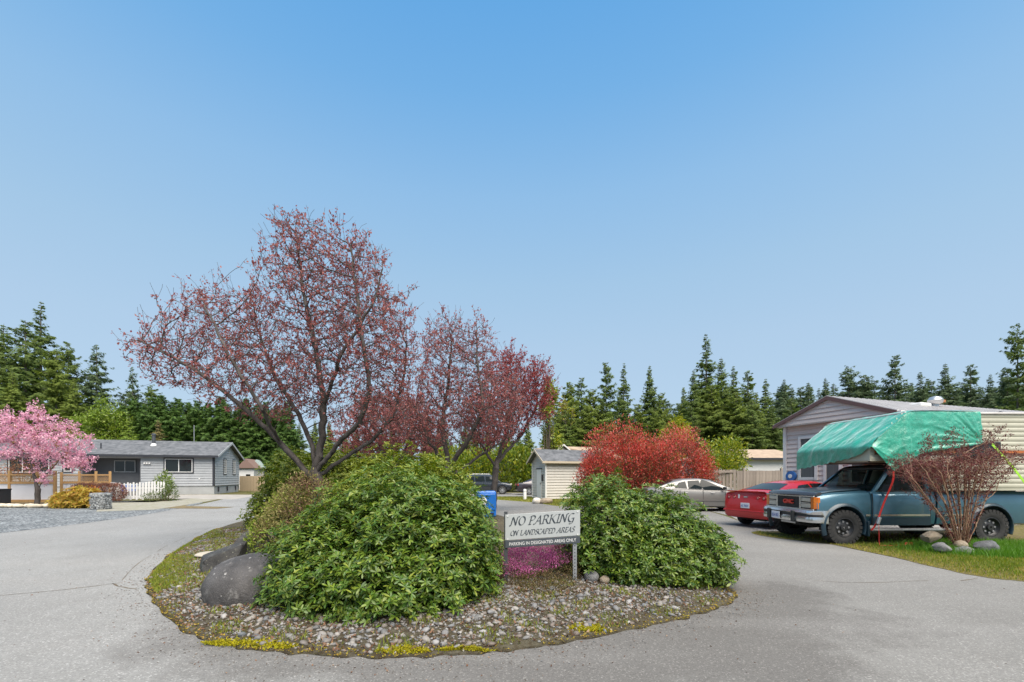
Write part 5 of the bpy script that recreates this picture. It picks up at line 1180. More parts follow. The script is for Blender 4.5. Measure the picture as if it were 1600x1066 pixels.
GL = {'N': (.92, [[(-.14, .04), (-.06, -.03), (.02, .06), (.1, .98)], [(.1, .98), (.2, .9), (.62, .02)], [(.62, .02), (.68, .9), (.78, 1.02), (.9, .98)]]),
      'O': (.86, [arc(.40, .5, .36, .5, 60, 420, 22)]),
      'P': (.76, [[(-.06, .02), (.06, -.02), (.14, .0)], [(.06, 0), (.14, 1)], [(-.04, .86), (.06, .98), (.34, 1.03), (.58, .92), (.60, .70), (.44, .52), (.14, .48)], [(-.04, 0), (.24, .0)]]),
      'A': (.88, [[(-.2, .05), (-.1, -.02), (.02, .1), (.46, 1.02)], [(.46, 1.02), (.62, .05), (.72, -.02), (.82, .03)], [(.14, .36), (.58, .36)]]),
      'R': (.86, [[(.06, 0), (.14, 1)], [(-.04, .86), (.06, .98), (.34, 1.03), (.56, .92), (.58, .72), (.42, .54), (.14, .5)], [(.36, .53), (.56, .16), (.72, -.02), (.86, .03)], [(-.06, 0), (.2, .0)]]),
      'K': (.88, [[(.06, 0), (.14, 1)], [(.74, 1.0), (.64, .96), (.14, .46)], [(.28, .56), (.58, .12), (.74, -.02), (.88, .03)], [(-.06, 0), (.2, 0)], [(0, .98), (.24, 1.0)]]),
      'I': (.46, [[(.12, 0), (.2, 1)], [(-.02, 0), (.26, 0)], [(.06, 1), (.34, 1)]]),
      'G': (.90, [arc(.44, .5, .38, .5, 55, 300, 18), [(.5, .42), (.78, .44)], [(.72, .43), (.70, .06), (.60, -.16), (.40, -.24), (.28, -.2)]]),
      'L': (.68, [[(.02, .98), (.26, 1.0)], [(.14, 1), (.08, .0)], [(.0, .02), (.3, .0), (.56, .02), (.64, .16)]]),
      'D': (.88, [[(.08, 0), (.15, 1)], [(-.04, .9), (.1, 1), (.42, 1), (.70, .78), (.70, .36), (.48, .06), (.2, 0), (-.04, .02)]]),
      'S': (.62, [[(.56, .86), (.46, 1.0), (.26, 1.02), (.12, .86), (.16, .64), (.42, .46), (.52, .26), (.40, .04), (.18, -.02), (.0, .12)]]),
      'C': (.74, [arc(.42, .5, .38, .51, 48, 315, 18)]),
      'E': (.68, [[(.08, 0), (.15, 1)], [(.02, .99), (.4, 1.0), (.56, 1.0), (.58, .88)], [(.12, .52), (.44, .53)], [(0, .01), (.4, .0), (.56, .02), (.62, .16)]]), ' ': (.5, [])}
def nib_text(txt, x0, x1, z0, hgt, name, m, par, nib=.15, shear=.22, y=-.0140):
    tot = sum(GL[c][0] for c in txt); k = (x1-x0)/tot; V, Fs = [], []; x = 0.; n = np.array([math.cos(R(35)), math.sin(R(35))])*nib/2; lay = 0
    for c in txt:
        for st in GL[c][1]:
            p = smooth_loop(st, 4, False) if len(st) > 2 else np.array(st, float)
            for a, b in zip(p[:-1], p[1:]):
                d = unit((b-a)[None])[0]; w = np.array([-d[1], d[0]])*.022; lay += 1; yy = y-.00001*(lay % 90)
                o = n if abs(n@np.array([-d[1], d[0]])) > .022 else w
                q = [a-o, b-o, b+o, a+o]; i0 = len(V)
                for u in q: X = x0+(x+u[0]+shear*u[1])*k; V.append((X, yy, z0+u[1]*hgt+X*math.tan(tilt)))
                Fs.append((i0, i0+1, i0+2, i0+3))
        x += GL[c][0]
    mb = MB(); mb.V = V; mb.F = [list(f) for f in Fs]; mb.M = [0]*len(Fs); return mb.build(name, m, par, fix=False)
M_ink = mat('sign_lettering', (.035, .045, .055), .5)
nib_text('NO PARKING', -.45, .445, zc+.035, .116, 'lettering', M_ink, pw, .17)
nib_text('ON LANDSCAPED AREAS', -.455, .445, zc-.106, .068, 'lettering', M_ink, pw, .2)
def text_mesh(txt, hgt, width, name, m, par, loc, rot, bold=.012, depth=.001):
    c = bpy.data.curves.new(name, 'FONT'); c.body = txt; c.align_x = 'CENTER'; c.align_y = 'CENTER'; c.size = 1; c.offset = bold; c.extrude = .5; t = bpy.data.objects.new('t', c); COL.objects.link(t); bpy.context.view_layer.update()
    me = bpy.data.meshes.new_from_object(t.evaluated_get(bpy.context.evaluated_depsgraph_get())); bpy.data.objects.remove(t); bpy.data.curves.remove(c)
    n = len(me.vertices); V = np.empty(n*3, np.float32); me.vertices.foreach_get('co', V); V = V.reshape(-1, 3); lo, hi = V.min(0), V.max(0); V = (V-(lo+hi)/2)*np.array([width/(hi[0]-lo[0]), hgt/(hi[1]-lo[1]), depth]); me.vertices.foreach_set('co', V.astype(np.float32).ravel()); me.update(); me.name = name
    return link(name, me, m, par, loc, rot)
text_mesh('PARKING IN DESIGNATED AREAS ONLY', .046, .94, 'lettering', M_white, pd, (0, -.0160, zc-.221), (R(90), -tilt, 0), .006)

sg.scale = (.943, .943, .943)
# --- blue newspaper box half hidden by the biggest rhododendron
nb = empty('newspaper_box', (-.56, 9.3, 0), .06, 'bright blue newspaper box between the biggest rhododendron and the sign', 'newspaper box')
M_blue = mat('blue_enamel', (.008, .115, .42), .35, .08, 3, coat=.3)
MB().box((0, 0, .95), (.44, .38, .56)).build('cabinet', M_blue, nb, bevel=.05, seg=3)
MB().box((0, 0, .34), (.12, .12, .68)).build('pedestal', M_blue, nb); MB().box((0, 0, .05), (.4, .36, .06)).build('base_plate', M_blue, nb)
dr = MB().box((.02, -.195, 1.0), (.36, .02, .34)).build('door', M_blue, nb, bevel=.01)
mk = MB(); mk.lathe([(.085, 0), (.085, .004)], (-.06, -.212, 1.02), 'y', n=16); mk.box((-.06, -.212, .88), (.16, .004, .03)); mk.box((-.06, -.212, .84), (.12, .004, .02)); mk.build('white_emblem', M_white, dr)
MB().box((.12, -.2, .76), (.1, .04, .03)).build('coin_slot', M_trim, nb)
# ------------------------------------------------------------------ vehicles
def paint(name, c, rough=.28, metal=.0, coat=.6, var=.05): return mat(name, c, rough, var, 2.5, metal=metal, coat=coat)
M_tyre = mat('tyre_rubber', (.016, .0165, .017), .85, c2=(.032, .031, .030), vscale=9, bmp=.2, bscale=80)
M_black = mat('black_trim', (.018, .019, .02), .5)
M_carglass = glassmat('dark_car_glass', through=0, rough=.03); M_carglass.node_tree.nodes['Principled BSDF'].inputs['Specular IOR Level'].default_value = .2
M_chrome = mat('chrome', (.62, .63, .64), .18, metal=.9, var=.1, vscale=4)
M_alloy = mat('alloy', (.45, .46, .47), .3, metal=.6)
M_glass = glassmat('car_glass', (.55, .62, .60), .25, .03); M_glass.node_tree.nodes['Principled BSDF'].inputs['Specular IOR Level'].default_value = .22
M_lens = mat('headlamp_lens', (.50, .47, .40), .12, c2=(.36, .33, .27), vscale=18, coat=.6, stretch=(1, 6, 1))
M_taill = mat('tail_lamp', (.30, .012, .012), .15, coat=.8)
M_amber = mat('amber_lens', (.62, .17, .012), .2, c2=(.48, .11, .01), vscale=14, coat=.6)
M_plate = mat('number_plate', (.55, .57, .62), .5)
M_plateink = mat('plate_ink', (.05, .08, .28), .6)
M_under = mat('underbody', (.016, .015, .014), .95)

def facing(o, d):                               # turn a thin pane so that its outside faces d
    me = o.data; n = sum((p.normal*p.area for p in me.polygons), Vector())
    if n.dot(Vector(d)) < 0: me.flip_normals()
    return o
def subdivide(o, it): o.modifiers.new('sub', 'SUBSURF').levels = it; o.modifiers[-1].render_levels = it; return bake(o)
def cut(o, cutters):
    for c in cutters:
        b = o.modifiers.new('cut', 'BOOLEAN'); b.operation = 'DIFFERENCE'; b.solver = 'EXACT'; b.object = c
    bpy.context.view_layer.update(); bake(o)
    for c in cutters: me = c.data; bpy.data.objects.remove(c); bpy.data.meshes.remove(me)
    o.data.polygons.foreach_set('use_smooth', np.ones(len(o.data.polygons), bool)); o.data.set_sharp_from_angle(angle=R(32)); return o
def arch(x, z, r, side, w, y0, parent):
    o = MB().lathe([(r, y0*side), (r, (y0+w)*side)], (x, 0, z), 'y', n=36).build('cutter', None, parent); return o

def wheel(parent, loc, rad, wid, side, style='alloy', n=8):
    M = M_tyre; s = side
    w = MB().lathe([(rad*.62, -wid/2*s), (rad*.9, -wid/2*s), (rad*.985, -wid*.42*s), (rad, -wid*.2*s), (rad, wid*.2*s), (rad*.985, wid*.42*s), (rad*.9, wid/2*s), (rad*.74, wid*.50*s), (rad*.62, wid*.46*s)], (0, 0, 0), 'y', n=40, cap=False).build('wheel', M, parent, smooth=50, loc=loc)
    rim = MB()
    if style == 'alloy':
        rim.lathe([(rad*.66, wid*.44*s), (rad*.60, wid*.46*s), (rad*.56, wid*.36*s), (rad*.56, -wid*.3*s)], (0, 0, 0), 'y', n=36, cap=False)
        for k in range(n):
            a = 2*math.pi*k/n; c, d = math.cos(a), math.sin(a); rim.prism([(c*rad*.10-d*.022, wid*.40*s, d*rad*.10+c*.022), (c*rad*.59-d*.028, wid*.43*s, d*rad*.59+c*.028), (c*rad*.59+d*.028, wid*.43*s, d*rad*.59-c*.028), (c*rad*.10+d*.022, wid*.40*s, d*rad*.10-c*.022)], (0, -.03*s, 0))
        rim.lathe([(rad*.15, wid*.30*s), (rad*.15, wid*.43*s), (.01, wid*.45*s)], (0, 0, 0), 'y', n=16); rim.build('rim', M_alloy, w, smooth=40)
        MB().lathe([(rad*.5, wid*.05*s), (.02, wid*.06*s)], (0, 0, 0), 'y', n=20).build('brake_disc', M_under, w)
    return w

def car(label, loc, heading, pm, W, stations, roof, wb, rad=.32, archr=.37, belt=None, name='parked_car', winds=(), glassroof=True, wbase=.82, wtop=.56, group='parked cars', wx0=0.):
    root = empty(name, (*loc, 0), heading, label, 'car', group)
    rings = []
    for x, zb, zt, w in stations:
        half = [(0, zb), (w*.86, zb), (w*.97, zb+.06), (w*.995, zb+.22*(zt-zb)+.04), (w, zb+.52*(zt-zb)), (w*.985, zb+.78*(zt-zb)), (w*.94, zt-.05), (w*.86, zt-.012), (w*.5, zt+.015), (0, zt+.02)]
        rings.append([(x, y, z) for y, z in half]+[(x, -y, z) for y, z in half[-2:0:-1]])
    body = MB().loft(rings).build('body', pm, root, smooth=40)
    cut(body, [arch(x, rad, archr, s, .9, W*.52, root) for x in (wb/2, -wb/2) for s in (1, -1)])
    MB().box((0, 0, .36), (wb+1.1, W*1.02-.0, .30)).build('wheel_well', M_under, root)
    # cabin
    bz = belt; rg = []
    for x, zr in roof:
        k = max(0, min(1, (zr-bz(x))/.30)); t = wbase+(wtop-wbase)*k; zz = max(zr-.055*k, bz(x)-.02); b0 = bz(x)-.04
        half = [(0, b0), (wbase, b0), (wbase-.01, bz(x)), (wbase+(t-wbase)*.5, (bz(x)+zz)/2+.012), (t, zz), (t*.86, zr-.012*k), (t*.45, zr+.008), (0, zr+.012)]
        rg.append([(x, y, z) for y, z in half]+[(x, -y, z) for y, z in half[-2:0:-1]])
    cab = MB().loft(rg).build('cabin', pm, root, smooth=38)
    rx = [p[0] for p in roof]; rz_ = [p[1] for p in roof]
    ks_ = [max(0, min(1, (z-bz(x))/.30)) for x, z in roof]; ts_ = [wbase+(wtop-wbase)*k for k in ks_]; zs_ = [max(z-.055*k, bz(x)-.02) for (x, z), k in zip(roof, ks_)]
    def zroof(x): return float(np.interp(x, rx, rz_))
    def side_y(x, z):
        t = float(np.interp(x, rx, ts_)); zz = float(np.interp(x, rx, zs_)); f = max(0, min(1, (z-bz(x))/max(zz-bz(x), .05))); return wbase-.01+(t-wbase+.01)*f+.018*math.sin(f*3.14)
    for poly in winds:
        for s in (1, -1):
            pts = smooth_loop(poly, 4) if len(poly) > 4 else np.array([np.array(poly[i])*(1-t)+np.array(poly[(i+1) % len(poly)])*t for i in range(len(poly)) for t in (0, .25, .5, .75)])
            c = pts.mean(0); V = [(c[0], s*(side_y(*c)+.024), c[1])]+[(p[0], s*(side_y(*p)+.018), p[1]) for p in pts]
            n = len(pts); facing(MB().add(V, [(0, i+1, (i+1) % n+1) for i in range(n)]).build('side_window', M_carglass, root), (0, s, .3))
    def screen(i0, i1, nm, lo, hi):
        (xa, za), (xb, zb_) = roof[i0], roof[i1]; V = []
        for i in range(5):
            t = lo+(hi-lo)*i/4; x = xa+(xb-xa)*t; z = zroof(x)
            k = max(0, min(1, (z-bz(x))/.30)); w = (wbase+(wtop-wbase)*k)*.86-.02
            for j in range(5): y = w*(j/2-1); V.append((x, y, z+.026-.012*abs(j/2-1)**2*2))
        facing(MB().add(V, [(i*5+j, i*5+j+1, i*5+j+6, i*5+j+5) for i in range(4) for j in range(4)]).build(nm, M_carglass, root, smooth=180), (0, 0, 1))
    screen(0, 1, 'rear_window', .14, .93); screen(len(roof)-1, len(roof)-2, 'windscreen', .1, .93)
    for x in (wb/2, -wb/2):
        for s in (1, -1): wheel(root, (x, s*(W-.105), rad), rad, .21, s)
    return root, side_y

# silver sedan
st = [(-2.42, .34, .86, .70), (-2.36, .30, 1.0, .80), (-2.1, .24, 1.05, .87), (-1.6, .20, 1.04, .91), (-.8, .19, 1.0, .92), (.2, .19, .97, .92), (1.0, .19, .96, .91), (1.5, .20, .92, .90), (1.95, .22, .84, .87), (2.25, .25, .74, .78), (2.40, .30, .62, .62), (2.43, .36, .54, .52)]
car1, sy = car('silver four door sedan in front of the red photinia hedge', (8.45, 19.9), R(-5), paint('silver_paint', (.20, .193, .182), .36, .4), .92, st, [(-1.95, 1.06), (-1.15, 1.37), (-.75, 1.435), (-.1, 1.45), (.35, 1.40), (1.25, .98)], 2.75, belt=lambda x: 1.03-.03*(x+1.9)*.5,
    winds=[[(-1.22, 1.04), (-1.0, 1.27), (-.72, 1.33), (-.68, 1.02)], [(-.60, 1.01), (-.62, 1.345), (-.14, 1.37), (-.04, .99)], [(.03, .98), (-.06, 1.365), (.22, 1.33), (.88, 1.0), (.86, .97)]], wtop=.64)
for s in (1, -1):
    MB().box((.86, s*.98, 1.03), (.12, .18, .12)).build('mirror', M_black if s < 0 else M_black, car1, bevel=.03)
    for x in (-.75, .38): MB().box((x, s*.925, .82), (.16, .02, .03)).build('door_handle', M_alloy, car1, bevel=.005)
    for x in (.92, -.02, -1.0): MB().box((x, s*.916, .62), (.010, .02, .66)).build('door_gap', M_black, car1)
    MB().box((0, s*.93, .50), (2.0, .02, .05)).build('side_moulding', bpy.data.materials['silver_paint'], car1)
    MB().box((2.2, s*.60, .62), (.22, .3, .14)).build('headlight', M_lens, car1, bevel=.03); MB().box((-2.34, s*.62, .84), (.12, .32, .16)).build('tail_light', M_taill, car1, bevel=.03)

# red coupe seen from behind
st = [(-2.20, .36, .62, .70), (-2.17, .30, .86, .80), (-2.12, .28, 1.05, .835), (-1.95, .26, 1.09, .85), (-1.5, .20, 1.07, .86), (-.6, .19, 1.0, .865), (.4, .19, .96, .865), (1.2, .2, .92, .86), (1.7, .22, .84, .82), (2.0, .25, .74, .74), (2.15, .3, .62, .55)]
hd = math.atan2(.34, .94)
M_redp = paint('red_paint', (.42, .006, .010), .25, 0, .5)
car2, sy = car('red two door coupe seen from behind, half hidden by the pickup', (7.12+2.1*math.cos(hd), 13.15+2.1*math.sin(hd)), hd, M_redp, .865, st, [(-1.72, 1.09), (-.95, 1.33), (-.45, 1.40), (.1, 1.40), (.5, 1.33), (1.25, .97)], 2.62, belt=lambda x: 1.04-.025*(x+1.7),
    winds=[[(-1.1, 1.05), (-.75, 1.27), (-.35, 1.31), (-.3, 1.02)], [(-.2, 1.0), (-.26, 1.33), (.25, 1.31), (.9, .99)]], wbase=.78, wtop=.54)
sp = MB()
for s in (1, -1): sp.lathe([(.075, 0), (.075, -.05), (.05, -.06), (.015, -.062)], (-2.135, s*.62, .90), 'x', n=18); sp.lathe([(.06, 0), (.06, -.045), (.015, -.055)], (-2.145, s*.40, .88), 'x', n=16)
for k, (y, r_0) in enumerate(((.62, .075), (.42, .062), (-.42, .062), (-.62, .075))):
    l = MB().lathe([(r_0, .05), (r_0, -.035), (r_0*.8, -.05), (.01, -.052)], (-2.125, y, .90), 'x', n=18).build('tail_light', M_taill, car2, smooth=40); MB().lathe([(r_0*.42, .0), (r_0*.38, -.058), (.01, -.062)], (-2.125, y, .90), 'x', n=14).build('reversing_lens', mat('pale_lens', (.5, .22, .2), .2) if k == 0 else bpy.data.materials['pale_lens'], l, smooth=40)
MB().loft([[(-2.10+dx, y, z) for y, z in ((-.70, 1.075), (-.66, 1.10), (.66, 1.10), (.70, 1.075))] for dx in (-.09, .05)]).build('spoiler', M_redp, car2)
MB().box((-2.17, 0, .92), (.03, .14, .04)).build('emblem', M_chrome, car2, bevel=.01); MB().box((-2.165, .25, .93), (.02, .05, .12)).build('badge', M_white, car2)
pl_ = MB().box((-2.205, 0, .66), (.02, .31, .16)).build('number_plate', M_plate, car2, bevel=.008); text_mesh('63 7R0V', .07, .26, 'lettering', M_plateink, pl_, (-2.217, 0, .655), (R(90), 0, R(-90)))
MB().box((-2.15, 0, .50), (.12, 1.66, .05)).build('bumper_lip', M_redp, car2, bevel=.02); MB().box((-2.08, 0, .34), (.12, 1.45, .08)).build('rear_valance', M_black, car2, bevel=.02)

# dark suv and dark sedan parked far behind
st = [(-2.2, .42, 1.0, .80), (-2.12, .38, 1.08, .86), (-1.6, .32, 1.08, .88), (0, .3, 1.06, .88), (1.0, .3, 1.04, .88), (1.6, .32, 1.0, .86), (1.95, .36, .92, .80), (2.12, .42, .76, .68)]
M_blk = paint('black_paint', (.022, .026, .032), .25, .2, .8)
suv, sy = car('black sport utility wagon parked under the laurel hedge', (-2.1, 38.6), R(-3), M_blk, .89, st, [(-2.12, 1.1), (-1.9, 1.62), (-1.4, 1.70), (.2, 1.70), (.45, 1.62), (1.15, 1.08)], 2.62, rad=.36, archr=.42, belt=lambda x: 1.07,
    winds=[[(-1.85, 1.12), (-1.72, 1.52), (-1.2, 1.56), (-1.15, 1.12)], [(-1.05, 1.12), (-1.08, 1.56), (-.3, 1.58), (-.22, 1.12)], [(-.12, 1.12), (-.18, 1.57), (.32, 1.52), (.82, 1.12)]], group='dark cars under the hedge', wtop=.66)
for s in (1, -1): MB().box((.85, s*.97, 1.16), (.12, .18, .14)).build('mirror', M_black, suv, bevel=.03); MB().tube([(-1.6, s*.55, 1.76), (.1, s*.55, 1.76)], .02, 6).build('roof_rail', M_alloy, suv); MB().box((2.0, s*.6, .84), (.16, .26, .14)).build('headlight', M_lens, suv, bevel=.03)
st = [(-2.3, .36, .88, .72), (-2.22, .3, 1.0, .82), (-1.7, .22, 1.02, .89), (0, .2, .98, .9), (1.2, .2, .94, .89), (1.9, .24, .82, .82), (2.3, .34, .6, .6)]
c4, sy = car('dark sedan half hidden behind the cream shed', (2.65, 37.6), R(8), paint('dark_purple_paint', (.035, .028, .036), .25, .2, .8), .9, st, [(-1.85, 1.03), (-1.1, 1.34), (-.3, 1.42), (.3, 1.38), (1.15, .98)], 2.7, belt=lambda x: 1.01, winds=[[(-1.1, 1.04), (-.95, 1.27), (-.35, 1.33), (-.3, 1.03)], [(-.2, 1.02), (-.24, 1.34), (.25, 1.31), (.85, 1.0)]], group='dark cars under the hedge')
for s in (1, -1): MB().box((-2.25, s*.62, .84), (.14, .34, .18)).build('tail_light', M_taill, c4, bevel=.03)
MB().box((-2.27, 0, .66), (.03, .4, .16)).build('number_plate', M_plate, c4)

# --- the old pickup
M_teal = paint('teal_paint', (.055, .145, .20), .3, .35, .7, .12)
M_tealdark = paint('dark_teal_paint', (.012, .034, .05), .45, .1, .25)
YAW = R(2.0)
def tr_root(name, label, cat): return empty(name, (7.46, 10.76, 0), math.pi+YAW, label, cat)
T = tr_root('pickup_truck', 'teal blue old pickup truck carrying a tarped camper', 'truck')
sec = [(0, .50), (.80, .50), (.90, .52), (.945, .62), (.955, .78), (.955, .95), (.94, 1.08), (.905, 1.165), (.80, 1.20), (.45, 1.235), (0, 1.25)]
def ring(x, sc=1., zt=1., dz=0., zlow=None):
    h_ = [(y*sc, (z if z < .9 else .9+(z-.9)*zt)+dz*(z > .9)) for y, z in sec]
    if zlow is not None: h_ = [(y, zlow if z <= .52 else z) for y, z in h_]
    return [(x, y, z) for y, z in h_]+[(x, -y, z) for y, z in h_[-2:0:-1]]
b = MB().loft([ring(.60, .945, .52), ring(.56, .965, .66), ring(.45, .985, .76), ring(.2, 1, .86), (ring(-.2, 1, .93)), ring(-.60, 1, 1.0), ring(-.615, .995, 1.0)]).build('front_body', M_teal, T)
cut(b, [arch(.0, .40, .465, s, .8, .52, T) for s in (1, -1)])
secd = [(0, .42), (.86, .42), (.925, .46), (.95, .62), (.957, .78), (.957, .95), (.945, 1.08), (.90, 1.19), (0, 1.19)]
def ringd(x, top=1.19, sc=1.): h_ = [(y*sc, min(z, top)) for y, z in secd]; return [(x, y, z) for y, z in h_]+[(x, -y, z) for y, z in h_[-2:0:-1]]
MB().loft([ringd(-.63), ringd(-2.12), ]).build('cab', M_teal, T, smooth=40)
bed = MB().loft([ringd(-2.17), ringd(-2.5), ringd(-3.4), ringd(-4.0), ringd(-4.62), ringd(-4.66, 1.18, .98)]).build('cargo_bed', M_teal, T, smooth=40)
cut(bed, [arch(-3.44, .40, .465, s, .8, .52, T) for s in (1, -1)])
for s in (1, -1):                               # doors, trims, flares
    hs = [(y+.008, z) for y, z in secd[1:] if .44 < z]; pts = [(.90*1.0+.01, .455)]+[(y, z) for y, z in hs if z < 1.18]+[(.905, 1.185)]
    dr = MB().loft([[(x, s*y, z) for y, z in pts] for x in (-.66, -1.2, -1.70, -1.985)], cap=False, closed=False).build('door', M_teal, T, smooth=60)
    sl = dr.modifiers.new('thick', 'SOLIDIFY'); sl.thickness = .012; sl.offset = 0
    MB().box((-1.86, s*.955, 1.02), (.16, .03, .05)).build('door_handle', M_black, dr, bevel=.01)
    
    for x in (-.643, -2.0): MB().box((x, s*.945, .80), (.014, .03, .70)).build('door_gap', M_black, T)
    tm = MB(); tm.box((-1.33, s*.968, .66), (1.30, .012, .045)); tm.box((-2.62, s*.966, .66), (.62, .012, .045)); tm.box((-.54, s*.962, .66), (.10, .012, .045)); tm.build('side_trim', M_chrome, T)
    lo = MB(); lo.box((-1.33, s*.958, .52), (1.34, .012, .18)); lo.build('lower_panel', M_tealdark, T)
    for xc, nm in ((0, 'fender_flare'), (-3.44, 'fender_flare')):
        rr = []
        for k in range(19):
            a = R(-22+224*k/18); c, d = math.cos(a), math.sin(a)
            rr.append([(xc+c*q, s*y, .40+d*q) for q, y in ((.455, .90), (.455, .985), (.47, 1.0), (.51, .985), (.535, .955), (.53, .93))])
        MB().loft(rr).build(nm, M_tealdark, T, smooth=50)
    rb = MB(); rb.box((-1.55, s*.93, .335), (1.95, .20, .05)); rb.build('running_board', mat('running_board_metal', (.34, .34, .33), .5, .2, 5, metal=.5) if s == 1 else bpy.data.materials['running_board_metal'], T, bevel=.015)
    fl = MB().box((-.50, s*.93, .36), (.04, .22, .34)).build('mud_flap', M_tealdark, T, bevel=.01)
    mi = MB(); mi.box((-.90, s*1.08, 1.27), (.09, .20, .16)); mi.tube([(-.85, s*.92, 1.22), (-.9, s*1.02, 1.25)], .02, 6); mi.build('mirror', M_black, T, bevel=.02)
# cab top: roof, pillars, glass
rfr = []
for x, zt, w in ((-1.22, 1.735, .70), (-1.30, 1.785, .715), (-1.45, 1.81, .72), (-1.95, 1.81, .72), (-2.06, 1.785, .71), (-2.09, 1.74, .70)):
    h_ = [(0, 1.70), (w-.06, 1.70), (w, 1.715), (w-.005, zt-.03), (w-.10, zt), (0, zt+.018)]; rfr.append([(x, y, z) for y, z in h_]+[(x, -y, z) for y, z in h_[-2:0:-1]])
MB().loft(rfr).build('cab_roof', M_tealdark, T, smooth=50)
for s in (1, -1):
    def pillar(pts, w, d, m, nm): 
        (xa, ya, za), (xb, yb, zb_) = pts; MB().prism([(xa-w, s*ya, za), (xa+w, s*ya, za), (xb+w, s*yb, zb_), (xb-w, s*yb, zb_)], (0, -s*d, 0)).build(nm, m, T)
    pillar([(-.74, .90, 1.185), (-1.28, .705, 1.72)], .045, .05, M_teal, 'pillar'); pillar([(-2.02, .90, 1.185), (-2.04, .705, 1.72)], .05, .06, M_teal, 'pillar')
    sw = [(-.86, .888, 1.195), (-1.34, .708, 1.70), (-1.97, .708, 1.70), (-1.95, .888, 1.195)]
    facing(MB().add([(x, s*y, z) for x, y, z in sw], [(0, 1, 2, 3)]).build('side_window', M_glass, T), (0, s, 0))
    MB().box((-1.40, s*.897, 1.20), (1.25, .02, .03)).build('window_seal', M_black, T)
ws = []
for i in range(5):
    t = i/4
    for j in range(7): q = j/3-1; ws.append((-.66-.60*t-.10*q*q*(1-t*.5), q*(.84-.155*t), 1.205+.515*t))
M_wind = glassmat('windscreen_glass', (.62, .80, .72), .72)
facing(MB().add(ws, [(i*7+j, i*7+j+1, i*7+j+8, i*7+j+7) for i in range(4) for j in range(6)]).build('windscreen', M_wind, T, smooth=180), (1, 0, .5))
MB().add([(-2.05, -.80, 1.24), (-2.05, .80, 1.24), (-2.07, .66, 1.68), (-2.07, -.66, 1.68)], [(0, 1, 2, 3)]).build('rear_window', M_wind, T)
it = MB(); it.box((-1.80, 0, 1.02), (.24, 1.5, .62), ry=-.12); it.box((-1.45, 0, .80), (.6, 1.5, .2)); it.build('bench_seat', mat('grey_cloth', (.075, .08, .085), .9), T, bevel=.05)
it = MB(); it.box((-.92, 0, 1.12), (.36, 1.66, .16)); it.build('dashboard', M_black, T, bevel=.03)
stw = MB(); c = Vector((-1.18, .36, 1.20)); stw.tube([c+Vector((.19*math.sin(a)*.35, .19*math.cos(a), .19*math.sin(a)*.93)) for a in np.linspace(0, 2*math.pi, 25)], .014, 6); stw.build('steering_wheel', M_black, T)
MB().box((-1.22, 0, 1.62), (.04, .22, .06)).build('rear_view_mirror', M_black, T, bevel=.01)
wp_ = MB(); wp_.tube([(-.60, .10, 1.235), (-.72, .45, 1.255), (-.78, .72, 1.30)], .010, 5); wp_.tube([(-.58, -.55, 1.235), (-.70, -.25, 1.26), (-.74, .0, 1.29)], .010, 5); wp_.build('wiper', M_black, T)
hd_ = []
for x, zc_, w in ((.585, 1.125, .86), (.45, 1.175, .80), (.1, 1.22, .76), (-.3, 1.245, .74), (-.56, 1.262, .74)): hd_.append([(x, y, zc_+.012-.035*(abs(y)/.8)**2*1.2+.01) for y in np.linspace(-w, w, 9)])
hood = MB().loft(hd_, cap=False, closed=False).build('hood', paint('dark_hood_paint', (.030, .055, .075), .32, .2, .6), T, smooth=180); sl = hood.modifiers.new('t', 'SOLIDIFY'); sl.thickness = .02
df = []
for y in np.linspace(-.86, .86, 15):
    q = abs(y)/.86; x0 = .66-.10*q**3; df.append([(x0, y, 1.075), (x0+.035, y, 1.10), (x0+.01, y, 1.165-.02*q**4), (x0-.07, y, 1.205-.03*q**3), (x0-.12, y, 1.185-.03*q**3), (x0-.06, y, 1.08)])
MB().loft(df).build('bug_deflector', mat('smoked_plastic', (.035, .035, .038), .25, coat=.4), T, smooth=60)
ae = MB().tube([(-.55, -.78, 1.22), (-.60, -.78, 1.95)], .004, 5).build('aerial', M_black, T)
# grille and lights
fx = .60
gr = MB()
for z, hh in ((.772, .03), (1.075, .03)): gr.box((fx+.03, 0, z), (.05, 1.72, hh))
for y in (-.42, .42): gr.box((fx+.03, y, .92), (.05, .045, .28))
gr.build('grille_frame', M_chrome, T, bevel=.006)
gi = MB().box((fx+.012, 0, .923), (.03, .80, .27)).build('grille', M_black, T)
gm = MB()
for k in range(9): gm.box((fx+.031, 0, .80+k*.031), (.008, .79, .007))
for k in range(27): gm.box((fx+.029, -.39+k*.03, .923), (.006, .006, .26))
gm.build('grille_mesh', mat('grille_grey', (.045, .047, .05), .4), gi)
text_mesh('GMC', .105, .36, 'emblem', mat('emblem_red', (.62, .05, .035), .3), gi, (fx+.055, .02, .93), (R(90), 0, R(90)), .03, .03)
MB().box((fx+.008, 0, .92), (.03, 1.76, .34)).build('lamp_surround', M_black, T)
for s in (1, -1):
    for z in (.855, .998): MB().box((fx+.028, s*.60, z), (.04, .30, .095)).build('headlight', M_lens, T, bevel=.012)
    a = [(fx+.045, s*.765), (fx+.045, s*.86), (fx-.02, s*.915), (fx-.06, s*.925), (fx-.06, s*.80), (fx, s*.765)]
    MB().prism([(x, y, .79) for x, y in a], (0, 0, .27)).build('turn_signal', M_amber, T, bevel=.006)
    MB().box((fx+.02, s*.60, .92), (.045, .31, .018)).build('lamp_bar', M_chrome, T)
bp = []
